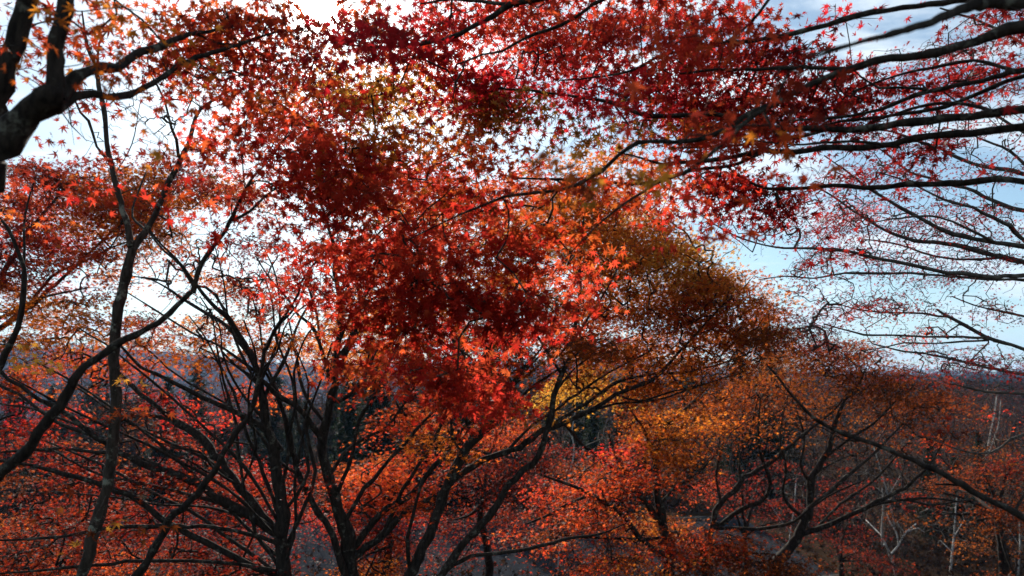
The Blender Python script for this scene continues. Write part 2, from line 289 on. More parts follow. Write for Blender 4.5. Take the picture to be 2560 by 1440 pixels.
# ------------------------------------------------------------------ the traced maples
LEAF_D = 0.07
SUNBIAS = SUN * 0.75 + np.array([0, 0, 0.55])
class Maple:
    def __init__(self, label, depth, group='maple trees on the slope', bark=None):
        self.depth = depth; self.trunks = []; self.limbs = []; self.blobs = []; self.label = label; self.bark = bark or BARK; self.px = []
        self.group = group; self.size = 1.0; self.back = 0.0; self.dens = 1.0; self.wmul = 1.0; self.tilt = .35
    def parse(self, s):
        a = [list(map(float, w.split(','))) for w in s.split()]
        w = [(i, r[2]) for i, r in enumerate(a) if len(r) > 2]
        wi = np.interp(range(len(a)), [q[0] for q in w], [q[1] for q in w]) * self.wmul
        a = np.array([[r[0], r[1]] for r in a]); 
        if wi[-1] > wi[0]: a = a[::-1]; wi = wi[::-1]
        return a, wi
    def trunk(self, s, d0=None, d1=None, drop=True):      # d0 depth at the foot, d1 at the tip
        a, w = self.parse(s); d0 = d0 or self.depth; d1 = d1 or d0
        ln = np.concatenate([[0], np.cumsum(np.hypot(*np.diff(a, axis=0).T))]); d = d0 + (d1 - d0) * ln / ln[-1]
        self._put(a, w, d, drop, self.trunks)
    def limb(self, s, dd=0.0, join=True):
        a, w = self.parse(s); d0 = self.depth
        if self.px and join:
            q = np.vstack(self.px); j = np.hypot(q[:, 0] - a[0, 0], q[:, 1] - a[0, 1]).argmin(); d0 = q[j, 2]
            gap = np.hypot(*(q[j, :2] - a[0]))
            if gap > 6: a = np.vstack([q[j, :2], a]); w = np.concatenate([[min(w[0] * 1.1, q[j, 3])], w])
        ln = np.concatenate([[0], np.cumsum(np.hypot(*np.diff(a, axis=0).T))]); d = d0 + dd * ln / ln[-1]
        self._put(a, w, d, False, self.limbs)
    def _put(self, a, w, d, drop, dest):
        self.px.append(np.column_stack([a, d, w])[:: 1])
        # densify pixel record for joining
        k = np.linspace(0, len(a) - 1, len(a) * 6); f = lambda z: np.interp(k, range(len(a)), z)
        self.px.append(np.column_stack([f(a[:, 0]), f(a[:, 1]), f(d), f(w)]))
        pts = np.array([[*P(x, y, z), ww / 2 / FPX * z] for (x, y), ww, z in zip(a, w, d)])
        if drop:                                          # carry the stem down to the slope
            p0 = pts[0]; dirn = p0[:3] - pts[1][:3]; dirn /= np.linalg.norm(dirn)
            zg = gz(p0[0], p0[1]) - 0.25; h = p0[2] - zg
            if h > 0.3:
                sx = np.clip(dirn[:2] / max(-dirn[2], 0.4), -0.5, 0.5) * 0.6
                mid = [p0[0] + sx[0] * h * .5, p0[1] + sx[1] * h * .5, p0[2] - h * .5, p0[3] * 1.15]
                ft = [p0[0] + sx[0] * h * .8, p0[1] + sx[1] * h * .8, zg, p0[3] * 1.6]
                pts = np.vstack([ft, mid, pts])
        dest.append(pts)
    def blob(self, cx, cy, rx, ry, c, pal, d=None, dd=None, rot=0, size=1.0):
        self.blobs.append((cx, cy, rx, ry, c, pal, (d or self.depth) + self.back, dd, rot, size * self.size))
        self.blobs[-1] = self.blobs[-1][:4] + (c * (self.dens if pal != 'bare' else 1),) + self.blobs[-1][5:]
    def deepen(self, ymin, step, frac=.9):               # darker duplicate sprays added behind to shade the front leaves
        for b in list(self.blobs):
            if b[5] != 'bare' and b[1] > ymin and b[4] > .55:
                pal = {'red': 'shade_red', 'redor': 'rust', 'orange': 'rust', 'bright': 'shade_red', 'crimson': 'maroon', 'gold': 'brown'}.get(b[5], b[5])
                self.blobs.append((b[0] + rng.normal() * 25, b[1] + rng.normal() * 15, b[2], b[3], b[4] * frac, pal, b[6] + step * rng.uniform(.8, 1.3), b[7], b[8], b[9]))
    def build(self):
        base = self.trunks[0][0][:3] if self.trunks else self.limbs[0][0][:3]
        root = empty('maple_tree', base); tag(root, self.label, 'tree', self.group)
        sk = Skel()
        for dest, nm in ((self.trunks, 'trunk'), (self.limbs, 'branch')):
            for pts in dest:
                near = np.linalg.norm(pts[:, :3] - CAM, axis=1).min(); step = np.clip(near * .02, .05, .15)
                sp = smooth_path(pts, step); r = np.maximum(sp[:, 3], .0012)
                q = sp[:, :3].copy(); wob = rng.normal(size=q.shape) * r[:, None] * 0.16
                sl = np.concatenate([[0], np.cumsum(np.linalg.norm(np.diff(q, axis=0), axis=1))]); nk = max(2, int(sl[-1] / .28)); kx = np.sort(rng.random(nk)) * sl[-1]
                for ax_ in range(3): q[:, ax_] += np.interp(sl, kx, rng.normal(size=nk) * .55) * np.minimum(r, .03) * (nm == 'branch' or .5)
                q[1:-1] += wob[1:-1]; kn = 1 + 0.07 * rng.normal(size=len(r)) + (np.abs(sl[:, None] - kx[None]).min(1) < step * .8) * .16 * rng.random(len(r))
                mb = MB(); tube(mb, q, r * kn, 12 if r.max() > .02 else 7, 0.05 if r.max() > .02 else 0.03)
                mb.build(nm, self.bark, root, True, base)
                sk.push(q[:: 2])
        lv = MB(); tw = MB(); tips = []; leaves = []
        for cx, cy, rx, ry, c, pal, d, dd, rot, size in self.blobs:
            dia = LEAF_D * size; spx = dia * FPX / d
            n = int(c * math.pi * rx * ry / (0.15 * spx * spx)) + 3
            per = 9 if c > .7 else 5; nt_ = max(2, n // per); nc = max(2, nt_ // 15)
            if pal == 'bare': nt_ = int(c * rx * ry / 45) + 3; nc = max(3, nt_ // 3)
            mrad = (rx + ry) / 2 / FPX * d; dd_ = dd if dd is not None else max(0.25, mrad * 0.7)
            def ell(k):
                u = rng.normal(size=(k, 3)); u /= np.linalg.norm(u, axis=1)[:, None]; return u * rng.random((k, 1)) ** (1 / 2.6)
            ce = ell(nc); co, si = math.cos(math.radians(rot)), math.sin(math.radians(rot))
            wx = np.array([P(cx + rx * (co * e[0] - si * e[1] * ry / rx), cy + (rx * si * e[0] + ry * co * e[1]), d + dd_ * e[2]) for e in ce])
            sc = min(0.26, max(0.10, mrad * 0.35))
            if pal == 'bare': tips.append(wx[rng.integers(0, nc, nt_)] + rng.normal(size=(nt_, 3)) * sc); continue
            tilt = rng.normal(size=(nc, 2)) * .16; which = rng.integers(0, nc, nt_)
            of = rng.normal(size=(nt_, 3)) * np.array([sc * 1.4, sc * 1.4, sc * .15])      # flat layered sprays, edges drooping
            of[:, 2] += of[:, 0] * tilt[which, 0] + of[:, 1] * tilt[which, 1] - (of[:, 0] ** 2 + of[:, 1] ** 2) * .5 / max(sc, .1)  * .35
            tp = wx[which] + of; shade = pick(pal, nc)
            tips.append(tp)
            cl = pick(pal, nt_) * .5 + shade[which] * .5
            k = rng.integers(0, nt_, n)
            spr = (0.085 + 0.02 * d / 5) * (1 if c > .7 else .55)
            pos = tp[k] + rng.normal(size=(n, 3)) * np.array([spr, spr, spr * .36]) + np.array([0, 0, -.03])
            j_ = .45 if d < 5 else .28; col = cl[k] * (1 - j_) + pick(pal, n) * j_; col = np.clip(col * (0.6 + .6 * rng.random((n, 1))), 0, .82) * .86
            dist = np.linalg.norm(pos - CAM, axis=1)
            ok = (dist > 1.3) & ((pos - CAM) @ SUN / dist < math.cos(math.radians(1.25)))      # the gap the sun shines through
            sz = dia * .6 * np.clip(rng.normal(1, .2, n), .5, 1.45)
            leaves.append((pos[ok], sz[ok], col[ok], 2 if d < 4.8 else (1 if d < 11.5 else 0)))
        if tips:
            grow(sk, np.vstack(tips), tw, **(dict(r0=.0013, rmax=.006) if self.depth < 5 else {}))
            crown(tw, self.bark, root, base, lambda mb: [add_leaves(mb, pos, sz, col, lod, *((SUNBIAS, .8, .62) if self.depth < 5 else (SUN * self.tilt + np.array([0, 0, 1.0]), 1.0, .52))) for pos, sz, col, lod in leaves])
        return root

MAPLES = []
def maple(*a, **k): m = Maple(*a, **k); MAPLES.append(m); return m
def auto(m, fx, fy, w):                 # limbs from the fork to each leaf mass
    for b in list(m.blobs):
        cx, cy = b[0], b[1]; mx_ = fx + (cx - fx) * .35; my_ = fy + (cy - fy) * .6
        m.limb(f'{fx},{fy},{w} {mx_:.0f},{my_:.0f},{w*.7:.1f} {fx+(cx-fx)*.7:.0f},{fy+(cy-fy)*.85:.0f},{w*.45:.1f} {cx},{cy},{w*.2:.1f}', b[6] - m.depth)

# A: thick dark fork at the upper left edge
A = maple('thick dark maple forking at the upper left edge, its limbs crossing white sky', 2.4, bark=BARK)
A.trunk('-180,1500,120 -150,1000,112 -100,640,102 -45,440,92 0,365,80 50,305,68 100,275,62 140,242,56', 2.3, 2.4)
A.trunk('140,248,44 139,180,41 145,100,39 155,50,37 162,0,36 172,-120,32 190,-300,22', 2.4, 2.5, drop=False)
A.limb('150,235,30 165,210,29 210,185,27 250,172,25 285,170,24 320,145,21 345,127,20 390,115,17 425,98,14 470,82,11 520,75,8 600,60,5', 0.9)
A.limb('140,268,34 160,262,28 190,245,22 235,235,19 270,244,17 320,237,16 360,220,15 400,200,14 440,167,13 490,145,12 530,131,11 575,117,9 630,95,7 700,75,5 760,70,3', 1.1)
A.limb('470,82,7 505,92,6 530,104,6 555,108,5 600,112,4', .3)
A.size = .78; A.dens = 1.1
A.blob(275, 18, 90, 42, 1.5, 'orange', 2.5); A.blob(155, 100, 30, 70, .6, 'orange', 2.3); A.blob(265, 118, 46, 30, 1.2, 'orange', 2.4)
A.blob(350, 22, 60, 34, .9, 'redor', 2.9); A.blob(70, 140, 50, 80, .8, 'dark', 3.2); A.blob(50, 215, 55, 60, .7, 'dark', 3.2)
A.blob(410, 95, 80, 50, 1.0, 'redor', 3.4); A.blob(330, 90, 60, 30, .6, 'redor', 3.0); A.blob(480, 60, 110, 60, 1.3, 'redor', 3.6)
A.blob(610, 45, 140, 60, 1.7, 'dark', 3.6); A.blob(690, 115, 90, 60, 1.5, 'red', 3.6); A.blob(560, 165, 110, 50, 1.2, 'redor', 3.5)
A.blob(640, 215, 80, 60, 1.5, 'bright', 3.4); A.blob(395, 150, 80, 34, .9, 'dark', 3.6); A.blob(100, 30, 90, 40, .4, 'dark', 2.8); A.blob(215, 215, 20, 20, .5, 'gold', 2.3)
A.blob(550, 20, 120, 40, 1.6, 'redor', 3.4); A.blob(430, 165, 50, 30, .6, 'red', 3.4); A.blob(20, 60, 40, 60, .8, 'dark', 3.2)
for a in [(715,40,45,50,2.2,'dark'),(690,10,60,30,2,'redor'),(745,95,50,36,1.5,'dark')]: A.blob(*a, 3.6)
A2 = maple('straight dark maple stem in the top left corner behind the thick fork', 2.7)
A2.trunk('-150,1500,70 -120,900,66 -60,450,58 -28,340,54 0,250,50 32,150,47 55,70,46 78,0,45 110,-120,42 140,-320,30')
A2.blob(15, 15, 40, 40, .7, 'dark', 3.0); A2.blob(110, -60, 120, 60, .5, 'dark', 2.9)

# B: slender trunk with pale lichen
B = maple('slender upright maple trunk speckled with lichen, forking among the left crowns', 4.0, bark=BARK_LICHEN)
B.trunk('205,1440,27 218,1370,26 240,1310,26 262,1240,25 278,1170,25 292,1060,24 293,980,23 286,900,23 293,800,23 300,740,23 315,690,22 330,625,21', 4.0, 4.1)
B.limb('330,622,17 322,570,15 308,530,14 300,490,13 285,440,13 272,390,12 262,330,11 257,280,11 247,235,10 242,195,9 235,160,8 217,115,7 210,70,5 205,30,3', .3)
B.limb('331,622,17 345,595,15 365,575,15 385,540,14 400,500,13 420,455,13 450,400,12 470,360,10 480,320,9 500,275,8 525,255,7 555,235,6 580,210,4', .5)
B.limb('445,392,8 440,350,7 428,320,6.5 420,285,6 412,250,5.5 395,215,5 375,180,4 368,145,3', -.3)
B.limb('270,402,7 240,365,6.5 230,330,6 220,300,6 200,280,5 185,250,4 170,228,3', -.2)
B.limb('244,185,6 248,110,5 270,75,4 290,45,3', -.3); B.limb('285,440,3 330,360,2.5 350,260,2', .4); B.limb('257,280,3 285,190,2', .3)
B.limb('365,575,6 330,540,5 345,480,4 370,420,3', .5)
B.blob(400, 330, 110, 80, .07, 'dark', 4.2); B.blob(330, 280, 120, 80, .05, 'dark', 4.2); B.blob(310, 445, 50, 35, 1.1, 'red', 4.0); B.blob(490, 340, 40, 40, .3, 'dark', 4.3)
B.blob(250, 340, 60, 40, .25, 'dark', 4.1); B.blob(268, 940, 14, 14, .9, 'gold', 3.8, size=.9); B.blob(275, 1000, 36, 24, .7, 'rust', 3.8); B.blob(290, 1060, 40, 22, .5, 'rust', 3.8)
B.blob(285, 1278, 34, 14, .9, 'brown', 3.8); B.blob(285, 1278, 20, 10, .5, 'gold', 3.8); B.blob(225, 1290, 30, 30, .7, 'brown', 3.8); B.blob(560, 235, 40, 30, .8, 'dark', 4.5)

for a in [(380,300,110,110,.30,'bare'),(470,280,70,80,.3,'bare'),(250,280,70,90,.2,'bare'),(330,560,80,70,.3,'bare'),(230,110,50,60,.3,'bare'),(540,230,50,40,.4,'bare')]: B.blob(*a, 4.2)
# C: blurred limb leaning in from the left edge
C = maple('long dark maple limb leaning in from the left edge and rising past the slender trunk', 3.2)
C.size = .95; C.dens = .9
C.trunk('-260,1560,34 -180,1420,32 -80,1265,29 0,1185,27 60,1135,26 100,1085,25 130,1040,23 160,995,22 190,950,21 220,915,20 260,888,19 285,865,18 320,845,17 360,827,16 400,805,15 430,780,14 460,750,13 480,730,13', 3.0, 3.3)
C.limb('480,730,13 490,700,12 500,665,12 530,620,11 560,580,10 580,540,10 605,490,8 630,445,7 665,410,5 690,380,4 720,330,3', .3)
C.limb('582,550,9 625,530,7 665,495,6 700,470,4 760,440,3', .2); C.limb('579,545,4 578,510,3', 0)
for a in [(600,300,70,80,1.7,'red'),(640,250,60,60,1.5,'redor'),(720,230,110,80,1.5,'bright'),(760,350,130,90,2.0,'bright'),(880,300,120,110,1.7,'bright'),(950,220,110,80,1.7,'gold'),
          (870,175,80,50,1.0,'orange'),(1000,330,120,100,1.6,'orange'),(900,430,130,80,1.9,'bright'),(760,470,90,60,1.5,'red'),(725,560,60,36,1.5,'red'),(1060,430,120,80,1.6,'bright'),(700,400,60,50,1.1,'dark'),
          (1100,350,110,70,1.6,'redor'),(980,430,110,60,1.6,'bright'),(1180,420,100,60,1.5,'red'),(850,400,100,60,1.5,'red'),(800,250,90,70,1.3,'orange'),(620,380,80,50,.7,'redor'),(970,270,40,30,1.6,'gold'),(1090,250,70,50,1.2,'orange'),(840,505,70,40,1.3,'red'),(760,175,50,30,.5,'redor')]:
    C.blob(*a, rng.choice([3.3, 3.7, 4.6, 5.6]), .6)

# D: sinuous stem at the left edge
D = maple('sinuous dark maple stem at the left edge carrying a small thinning crown', 4.6)
D.trunk('-120,1500,24 -60,1060,18 0,912,15 25,865,14 45,820,13 55,775,13 58,720,12 60,670,10 50,640,9 35,600,8 20,570,8 0,545,7 -30,510,5')
D.limb('58,690,7 62,620,6 60,560,5 72,500,4 90,440,2', .3)
D.blob(40, 520, 60, 40, .9, 'redor'); D.blob(30, 880, 60, 40, .6, 'gold'); D.blob(25, 440, 50, 40, .8, 'dark')

# E: thin crooked trunk rising from the bottom left
E = maple('thin crooked maple trunk slanting up rightwards from the bottom, pruning knot low on it', 4.6)
E.trunk('290,1540,22 340,1440,21 370,1395,20 400,1345,19 422,1300,20 450,1270,17 490,1230,16 530,1180,15 555,1135,14 575,1105,14 595,1075,13 620,1045,12 635,1005,11 645,965,11 655,920,10 660,870,9', 4.6, 4.5)
E.limb('660,870,9 685,815,8 715,775,7 735,745,6 770,680,5 800,640,3', -.6); E.limb('655,920,6 690,880,5 720,800,4 780,750,3', -.4)
E.limb('575,1105,5 620,1110,4', .2)
E.blob(790, 745, 60, 40, 1.5, 'bright', 4.0); E.blob(830, 690, 70, 60, 1.5, 'red', 4.0); E.blob(760, 690, 50, 50, .9, 'red', 4.0)

# R: crown behind the left stems
R = maple('dense dark orange maple crown filling the left side behind the slender trunk', 9.0)
R.dens = 1.6; R.tilt = .7
R.trunk('-120,1560,44 -100,1200,34 -80,950,26 -40,800,20', 9, 9)
R.limb('-80,950,18 0,830,14 80,760,11 160,690,8 260,600,6 340,520,4 420,460,3', .4); R.limb('-60,850,16 0,700,12 60,600,9 120,520,6 180,450,4', -.4)
R.limb('60,770,9 130,690,7 200,660,5 300,610,4 400,590,2', -.8); R.limb('260,600,6 360,560,5 450,500,4 560,470,3', .6); R.limb('-60,850,12 10,790,8 110,745,6 220,720,4', -.7)
for a in [(50,470,80,60,2,'redor'),(170,445,120,50,2.4,'dark'),(320,470,110,60,2.3,'orange'),(420,430,70,50,2,'dark'),(560,470,80,40,1.8,'orange'),(120,560,130,60,2.3,'red'),(280,550,120,50,2,'orange'),
          (450,505,60,30,1.1,'orange'),(50,640,80,60,1.9,'dark'),(180,630,90,40,1.2,'redor'),(330,610,60,36,1.1,'orange'),(50,730,80,60,2,'orange'),(180,745,80,34,1.3,'orange'),(250,705,60,30,.7,'dark'),
          (90,400,70,30,1.2,'dark'),(500,430,60,30,1.3,'dark'),(240,500,110,50,1.6,'redor'),(400,490,80,40,1.5,'orange'),(610,470,40,40,1.0,'dark'),(140,690,60,30,.8,'dark'),(480,600,70,40,.5,'orange'),(300,690,80,36,.6,'orange'),(430,640,70,30,.4,'dark'),(520,680,60,40,.5,'orange'),(560,400,40,30,.8,'redor'),(360,540,80,30,1.1,'brown')]:
    R.blob(*a, 9 + .7 * rng.normal())

# F: big multi-stemmed maple left of centre
F = maple('many-stemmed maple left of centre, long black limbs sweeping out to the left', 7.0)
F.back = 1.2; F.dens = .9; F.tilt = .55
F.trunk('716,1500,34 712,1440,32 706,1380,31 705,1290,30 700,1220,28 690,1150,25 680,1100,23 668,1060,22 660,1000,20 650,950,18 638,915,16 620,880,14', 7, 7)
F.trunk('830,1340,16 795,1280,15 770,1235,14 740,1170,13 725,1100,12 710,1040,11 695,1000,9 680,960,8 650,900,5', 7.4, 7.2)
F.limb('638,915,14 620,880,13 600,840,12 575,800,11 545,770,10 510,735,8 480,700,7 440,650,6 400,610,5 370,570,4', -.6)
F.limb('640,920,11 620,885,10 595,850,10 575,820,9 540,795,9 500,775,8 465,755,7 435,730,6 380,700,4 330,690,3', .7)
F.limb('625,880,9 590,830,9 560,775,8 540,740,8 515,720,7 480,712,7 450,665,6 410,630,5 385,595,5 360,560,4', .3)
F.limb('705,1340,23 670,1310,22 635,1265,21 600,1220,20 565,1170,19 540,1140,18 515,1110,17 480,1080,15 440,1050,13 400,1020,12 350,985,10 300,940,8 250,905,6 200,880,4', .9)
F.limb('690,1330,23 645,1305,22 590,1275,21 540,1240,20 490,1205,18 450,1185,17 400,1170,16 350,1150,15 300,1125,14 265,1100,13 225,1075,12 185,1040,11 150,1020,10 100,1000,9 50,970,8 0,930,7 -60,880,4', -.9)
F.limb('690,1130,15 660,1085,15 615,1050,14 575,1030,12 525,1005,11 475,980,10 425,950,9 390,935,8 350,920,7 325,895,6 305,865,5 280,830,4', -.6)
F.limb('700,1440,17 640,1420,16 520,1355,15 420,1305,15 365,1275,14 320,1240,13 270,1215,12 215,1200,11 165,1185,10 100,1165,8 50,1155,7 0,1150,6 -60,1140,4', -1.2)
F.limb('400,1170,10 340,1150,10 270,1135,9 215,1130,8 150,1122,7 60,1125,6 0,1130,5', .5)
F.limb('300,1125,10 250,1095,10 200,1075,9 150,1055,8 100,1020,8 50,985,7 0,965,6 -40,950,5', .4); F.limb('225,1075,8 180,1060,7 130,1040,6 75,1020,5 0,1008,4', .3)
F.limb('540,1140,13 480,1080,12 450,1060,11 415,1045,10 350,1040,8 300,1052,6 240,1075,4', .8)
F.limb('700,1360,10 620,1338,9 550,1325,9 500,1320,9 440,1316,9 380,1315,9 300,1318,9 225,1328,8 165,1340,7 100,1345,6 0,1350,5 -60,1345,3', -1.4)
F.limb('706,1430,10 600,1410,9 480,1400,8 350,1405,8 280,1410,8 220,1413,7 165,1416,7 85,1425,6 0,1432,4', -1.5)
F.limb('660,1000,10 690,940,9 720,880,8 750,800,6 790,740,4', .5); F.limb('650,950,9 660,880,8 700,810,7 740,770,5 770,700,3', .8); F.limb('565,1170,6 520,1180,5 470,1150,4 400,1130,3', -.4)
F.limb('600,1220,7 540,1180,6 500,1130,5 440,1120,4 380,1100,3', -.8); F.limb('645,960,7 600,920,6 560,900,5 500,870,4', 1)
F.limb('720,1100,8 740,1010,7 735,930,6 760,850,4 800,800,3', -.4); F.limb('690,1150,8 740,1180,7', .2)
for a in [(80,830,100,50,2,'orange'),(220,815,120,45,2.0,'orange'),(380,800,100,36,1.6,'dark'),(140,890,130,45,1.9,'redor'),(330,875,110,45,1.8,'redor'),(480,850,100,36,1.8,'orange'),(570,880,80,30,1.4,'orange'),
          (50,950,80,40,1.5,'redor'),(100,1055,110,32,1.0,'red'),(60,1100,90,36,1.4,'shade_red'),(190,1120,110,30,.9,'rust'),(430,960,90,36,1.3,'red'),(520,1030,90,34,1.0,'red'),(440,1085,80,30,.8,'shade_red'),
          (560,960,70,36,.9,'redor'),(120,1160,110,26,.8,'shade_red'),(250,1180,120,28,.9,'shade_red'),(400,1200,130,36,1.2,'shade_red'),(560,1170,100,40,1.1,'shade_red'),(60,1230,120,30,.6,'dark'),(130,1310,190,40,1.8,'shade_red'),
          (330,1280,140,40,1.5,'shade_red'),(500,1335,140,46,2.0,'shade_red'),(300,1390,230,46,2.2,'redor'),(100,1410,150,40,2.0,'shade_red'),(560,1410,140,50,2.3,'shade_red'),(640,1280,90,40,.9,'shade_red'),(760,1190,70,50,.8,'shade_red'),
          (620,1235,80,34,1.0,'shade_red'),(640,740,80,50,.9,'dark'),(640,600,70,50,.5,'dark'),(700,650,60,50,.5,'dark'),(560,720,60,36,.7,'orange'),(620,540,60,40,.6,'dark'),(690,860,110,50,1.6,'orange'),
          (760,820,100,50,1.5,'orange'),(600,800,80,36,1.1,'orange'),(450,740,60,30,.5,'dark'),(650,1440,120,40,1.8,'shade_red'),(170,1250,140,26,.9,'shade_red'),(480,1260,90,30,.9,'shade_red'),(700,1000,60,40,.7,'redor'),
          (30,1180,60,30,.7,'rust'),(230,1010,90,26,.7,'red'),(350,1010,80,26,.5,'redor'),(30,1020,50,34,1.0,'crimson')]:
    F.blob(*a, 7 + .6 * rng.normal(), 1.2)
for a in [(550,800,90,40,1.2,'rust'),(470,790,80,36,1.1,'orange'),(660,790,80,44,1.1,'rust'),(600,690,90,50,.9,'dark'),(700,720,60,50,1.0,'redor'),(720,600,60,50,.8,'dark'),(400,840,90,36,1.2,'orange'),(530,620,70,40,.5,'dark')]: F.blob(*a, 7.6, 1.0)
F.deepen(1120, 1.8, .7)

for a in [(520,620,110,90,.35,'bare'),(420,660,90,70,.3,'bare'),(640,650,110,80,.30,'bare'),(500,720,120,80,.25,'bare'),(480,1080,160,90,.25,'bare'),(250,1060,160,70,.2,'bare'),(700,900,90,90,.3,'bare'),(200,960,160,60,.2,'bare')]: F.blob(*a, 7.2)
for l_ in ['705,1300,10 660,1180,9 610,1060,7 570,960,6 520,860,4 470,790,3', '700,1250,9 720,1130,8 700,1010,7 660,900,6 650,820,5 630,740,3', '690,1150,9 640,1080,8 560,1010,6 470,960,5 400,900,4 340,850,3',
           '706,1380,11 760,1270,9 790,1180,8 760,1060,7 770,960,5 740,870,3', '650,950,8 690,860,6 700,780,5 690,690,4 660,620,3', '600,1220,9 520,1150,8 430,1110,7 330,1060,5 240,1000,4 160,950,3', '640,930,8 560,870,6 480,830,5 380,770,4 300,720,3',
           '590,1275,9 480,1240,8 350,1210,6 230,1180,5 120,1120,3', '668,1060,8 600,980,6 560,900,5 550,820,4 500,740,3']: F.limb(l_, .6 * rng.normal())
for l_ in ['712,1420,9 740,1320,8 735,1200,7 760,1080,6 800,960,5 830,860,4', '716,1440,9 640,1330,8 600,1180,8 590,1060,7 560,960,6 540,860,4 530,780,3', '700,1400,8 560,1260,8 420,1130,7 310,1040,6 190,960,5 80,900,3', '690,1300,8 610,1170,8 500,1060,7 390,960,6 290,880,4 200,820,3',
           '700,1350,8 590,1240,8 450,1150,7 300,1080,6 150,1010,5 20,940,3', '668,1060,8 640,960,7 600,880,6 570,790,5 560,700,4 540,620,3', '705,1290,9 770,1180,8 745,1060,7 730,950,6 690,850,5 680,760,4 660,690,3', '690,1430,8 520,1310,8 380,1230,7 230,1150,6 80,1090,4 -20,1060,3',
           '640,1305,6 520,1270,6 400,1260,5 260,1240,4 120,1230,3', '600,1220,7 640,1120,6 620,1000,6 640,900,5 610,800,4']: F.limb(l_, .8 * rng.normal() - .3)
# G: central stem and its long limb to the right
G = maple('central maple with a bowed stem and one long limb reaching to the right', 7.6)
G.back = .7; G.dens = 1.55; G.tilt = .9
G.trunk('884,1500,38 880,1440,36 872,1390,36 870,1340,34 855,1300,30 838,1240,27 822,1190,25 808,1140,24 808,1090,22 820,1040,20 835,960,18 838,900,17 845,860,15 850,800,13 850,740,12 835,680,11 840,640,10 825,580,8 815,540,7 790,490,5', 7.6, 7.2)
G.limb('815,550,6 800,535,6 765,505,5 750,490,4 720,440,3', -.3); G.limb('825,590,7 870,540,6 900,480,5 950,420,4 1000,380,3', .3)
G.limb('845,890,13 870,860,12 890,800,10 900,770,9 915,720,8 935,680,7 990,650,5 1040,600,3', .6); G.limb('850,935,12 860,895,11 880,845,10 895,780,9 897,740,8 890,680,5 905,620,3', -.5)
G.limb('880,840,7 893,830,6 950,810,6 995,795,5 1060,760,3', .5)
G.limb('808,1110,16 800,1095,16 765,1045,13 730,1010,12 695,980,11 665,955,10 600,920,6 560,880,5', -.8)
G.limb('835,950,12 825,910,11 805,855,9 780,810,8 750,790,7 725,755,6 700,730,5 670,690,4 640,640,3', .6)
G.limb('820,1200,9 845,1155,8 860,1135,8 885,1110,8 930,1090,7 970,1065,6 1010,1010,6 1050,950,5 1090,920,4', .9)
G.limb('872,1385,19 885,1370,18 915,1330,17 955,1285,16 995,1260,15 1030,1230,14 1055,1200,13 1090,1165,12 1120,1130,11 1145,1090,10 1160,1070,9 1200,1040,8 1245,1005,7 1300,950,5 1350,910,4', .5)
G.limb('885,1395,21 915,1375,20 960,1335,19 1005,1290,18 1055,1260,17 1095,1235,17 1130,1205,16 1170,1175,16 1210,1150,15 1255,1135,14 1295,1120,14 1330,1095,14 1360,1075,13 1405,1065,12 1445,1040,11 1495,1015,10 1540,985,9 1580,970,8 1630,950,8 1670,910,7 1700,875,7 1730,845,6 1780,790,5 1830,740,3', .3)
G.limb('1360,1075,9 1420,1040,8 1480,1000,7 1540,960,7 1620,935,6 1700,930,5 1790,915,4 1880,880,3', .8)
G.limb('1130,1130,8 1180,1060,7 1230,1000,7 1290,950,6 1350,890,5 1420,840,4 1500,790,3', .4); G.limb('1545,985,6 1600,1000,5 1680,980,4 1760,960,3', -.5)
G.limb('850,1000,10 900,960,9 930,900,8 960,840,7 1000,780,5 1050,700,3', -.4); G.limb('815,1060,9 770,1000,8 745,920,7 735,850,5 720,790,4', .5)
for a in [(880,780,80,60,1.1,'orange'),(960,820,90,60,1.3,'orange'),(890,880,90,50,1.4,'orange'),(970,900,90,50,1.2,'redor'),(1120,560,160,120,1.0,'orange'),(1000,700,150,90,1.0,'orange'),(1130,780,160,90,1.3,'orange'),
          (960,1150,100,50,1.9,'redor'),(1000,1055,90,45,1.2,'redor'),(950,1240,110,45,1.9,'shade_red'),(930,1330,90,45,1.2,'shade_red'),(900,1420,100,36,1.5,'orange'),(870,500,110,80,.7,'dark'),(980,480,90,70,.8,'orange'),
          (1440,420,130,60,1.5,'orange'),(1590,420,80,50,.9,'orange'),(1380,520,150,70,2.0,'orange'),(1540,545,130,70,1.7,'gold'),(1680,640,110,70,1.8,'gold'),(1490,660,150,70,1.7,'orange'),(1760,690,80,50,1.4,'gold'),(1640,740,160,70,2.3,'orange'),(1750,760,120,60,1.8,'redor'),(1560,620,140,60,1.6,'gold'),
          (1810,715,80,50,2.0,'orange'),(1450,800,140,70,1.9,'redor'),(1800,810,120,60,2.4,'orange'),(1600,860,170,60,2.2,'orange'),(1890,850,80,60,1.8,'brown'),(1480,945,120,44,1.5,'gold'),(1640,955,120,40,1.5,'orange'),
          (1720,900,110,40,1.6,'orange'),(1350,600,100,60,1.5,'gold'),(1300,470,80,60,1.0,'redor'),(1250,700,120,80,1.5,'orange'),(1730,700,80,60,1.8,'orange'),(1550,480,100,50,1.6,'redor'),(1620,580,90,50,1.6,'orange'),(1860,680,50,40,.8,'orange'),(1920,760,60,50,1.2,'orange')]:
    G.blob(*a, 8 + .6 * rng.normal(), 1.2)
G.deepen(960, 1.7, .6)

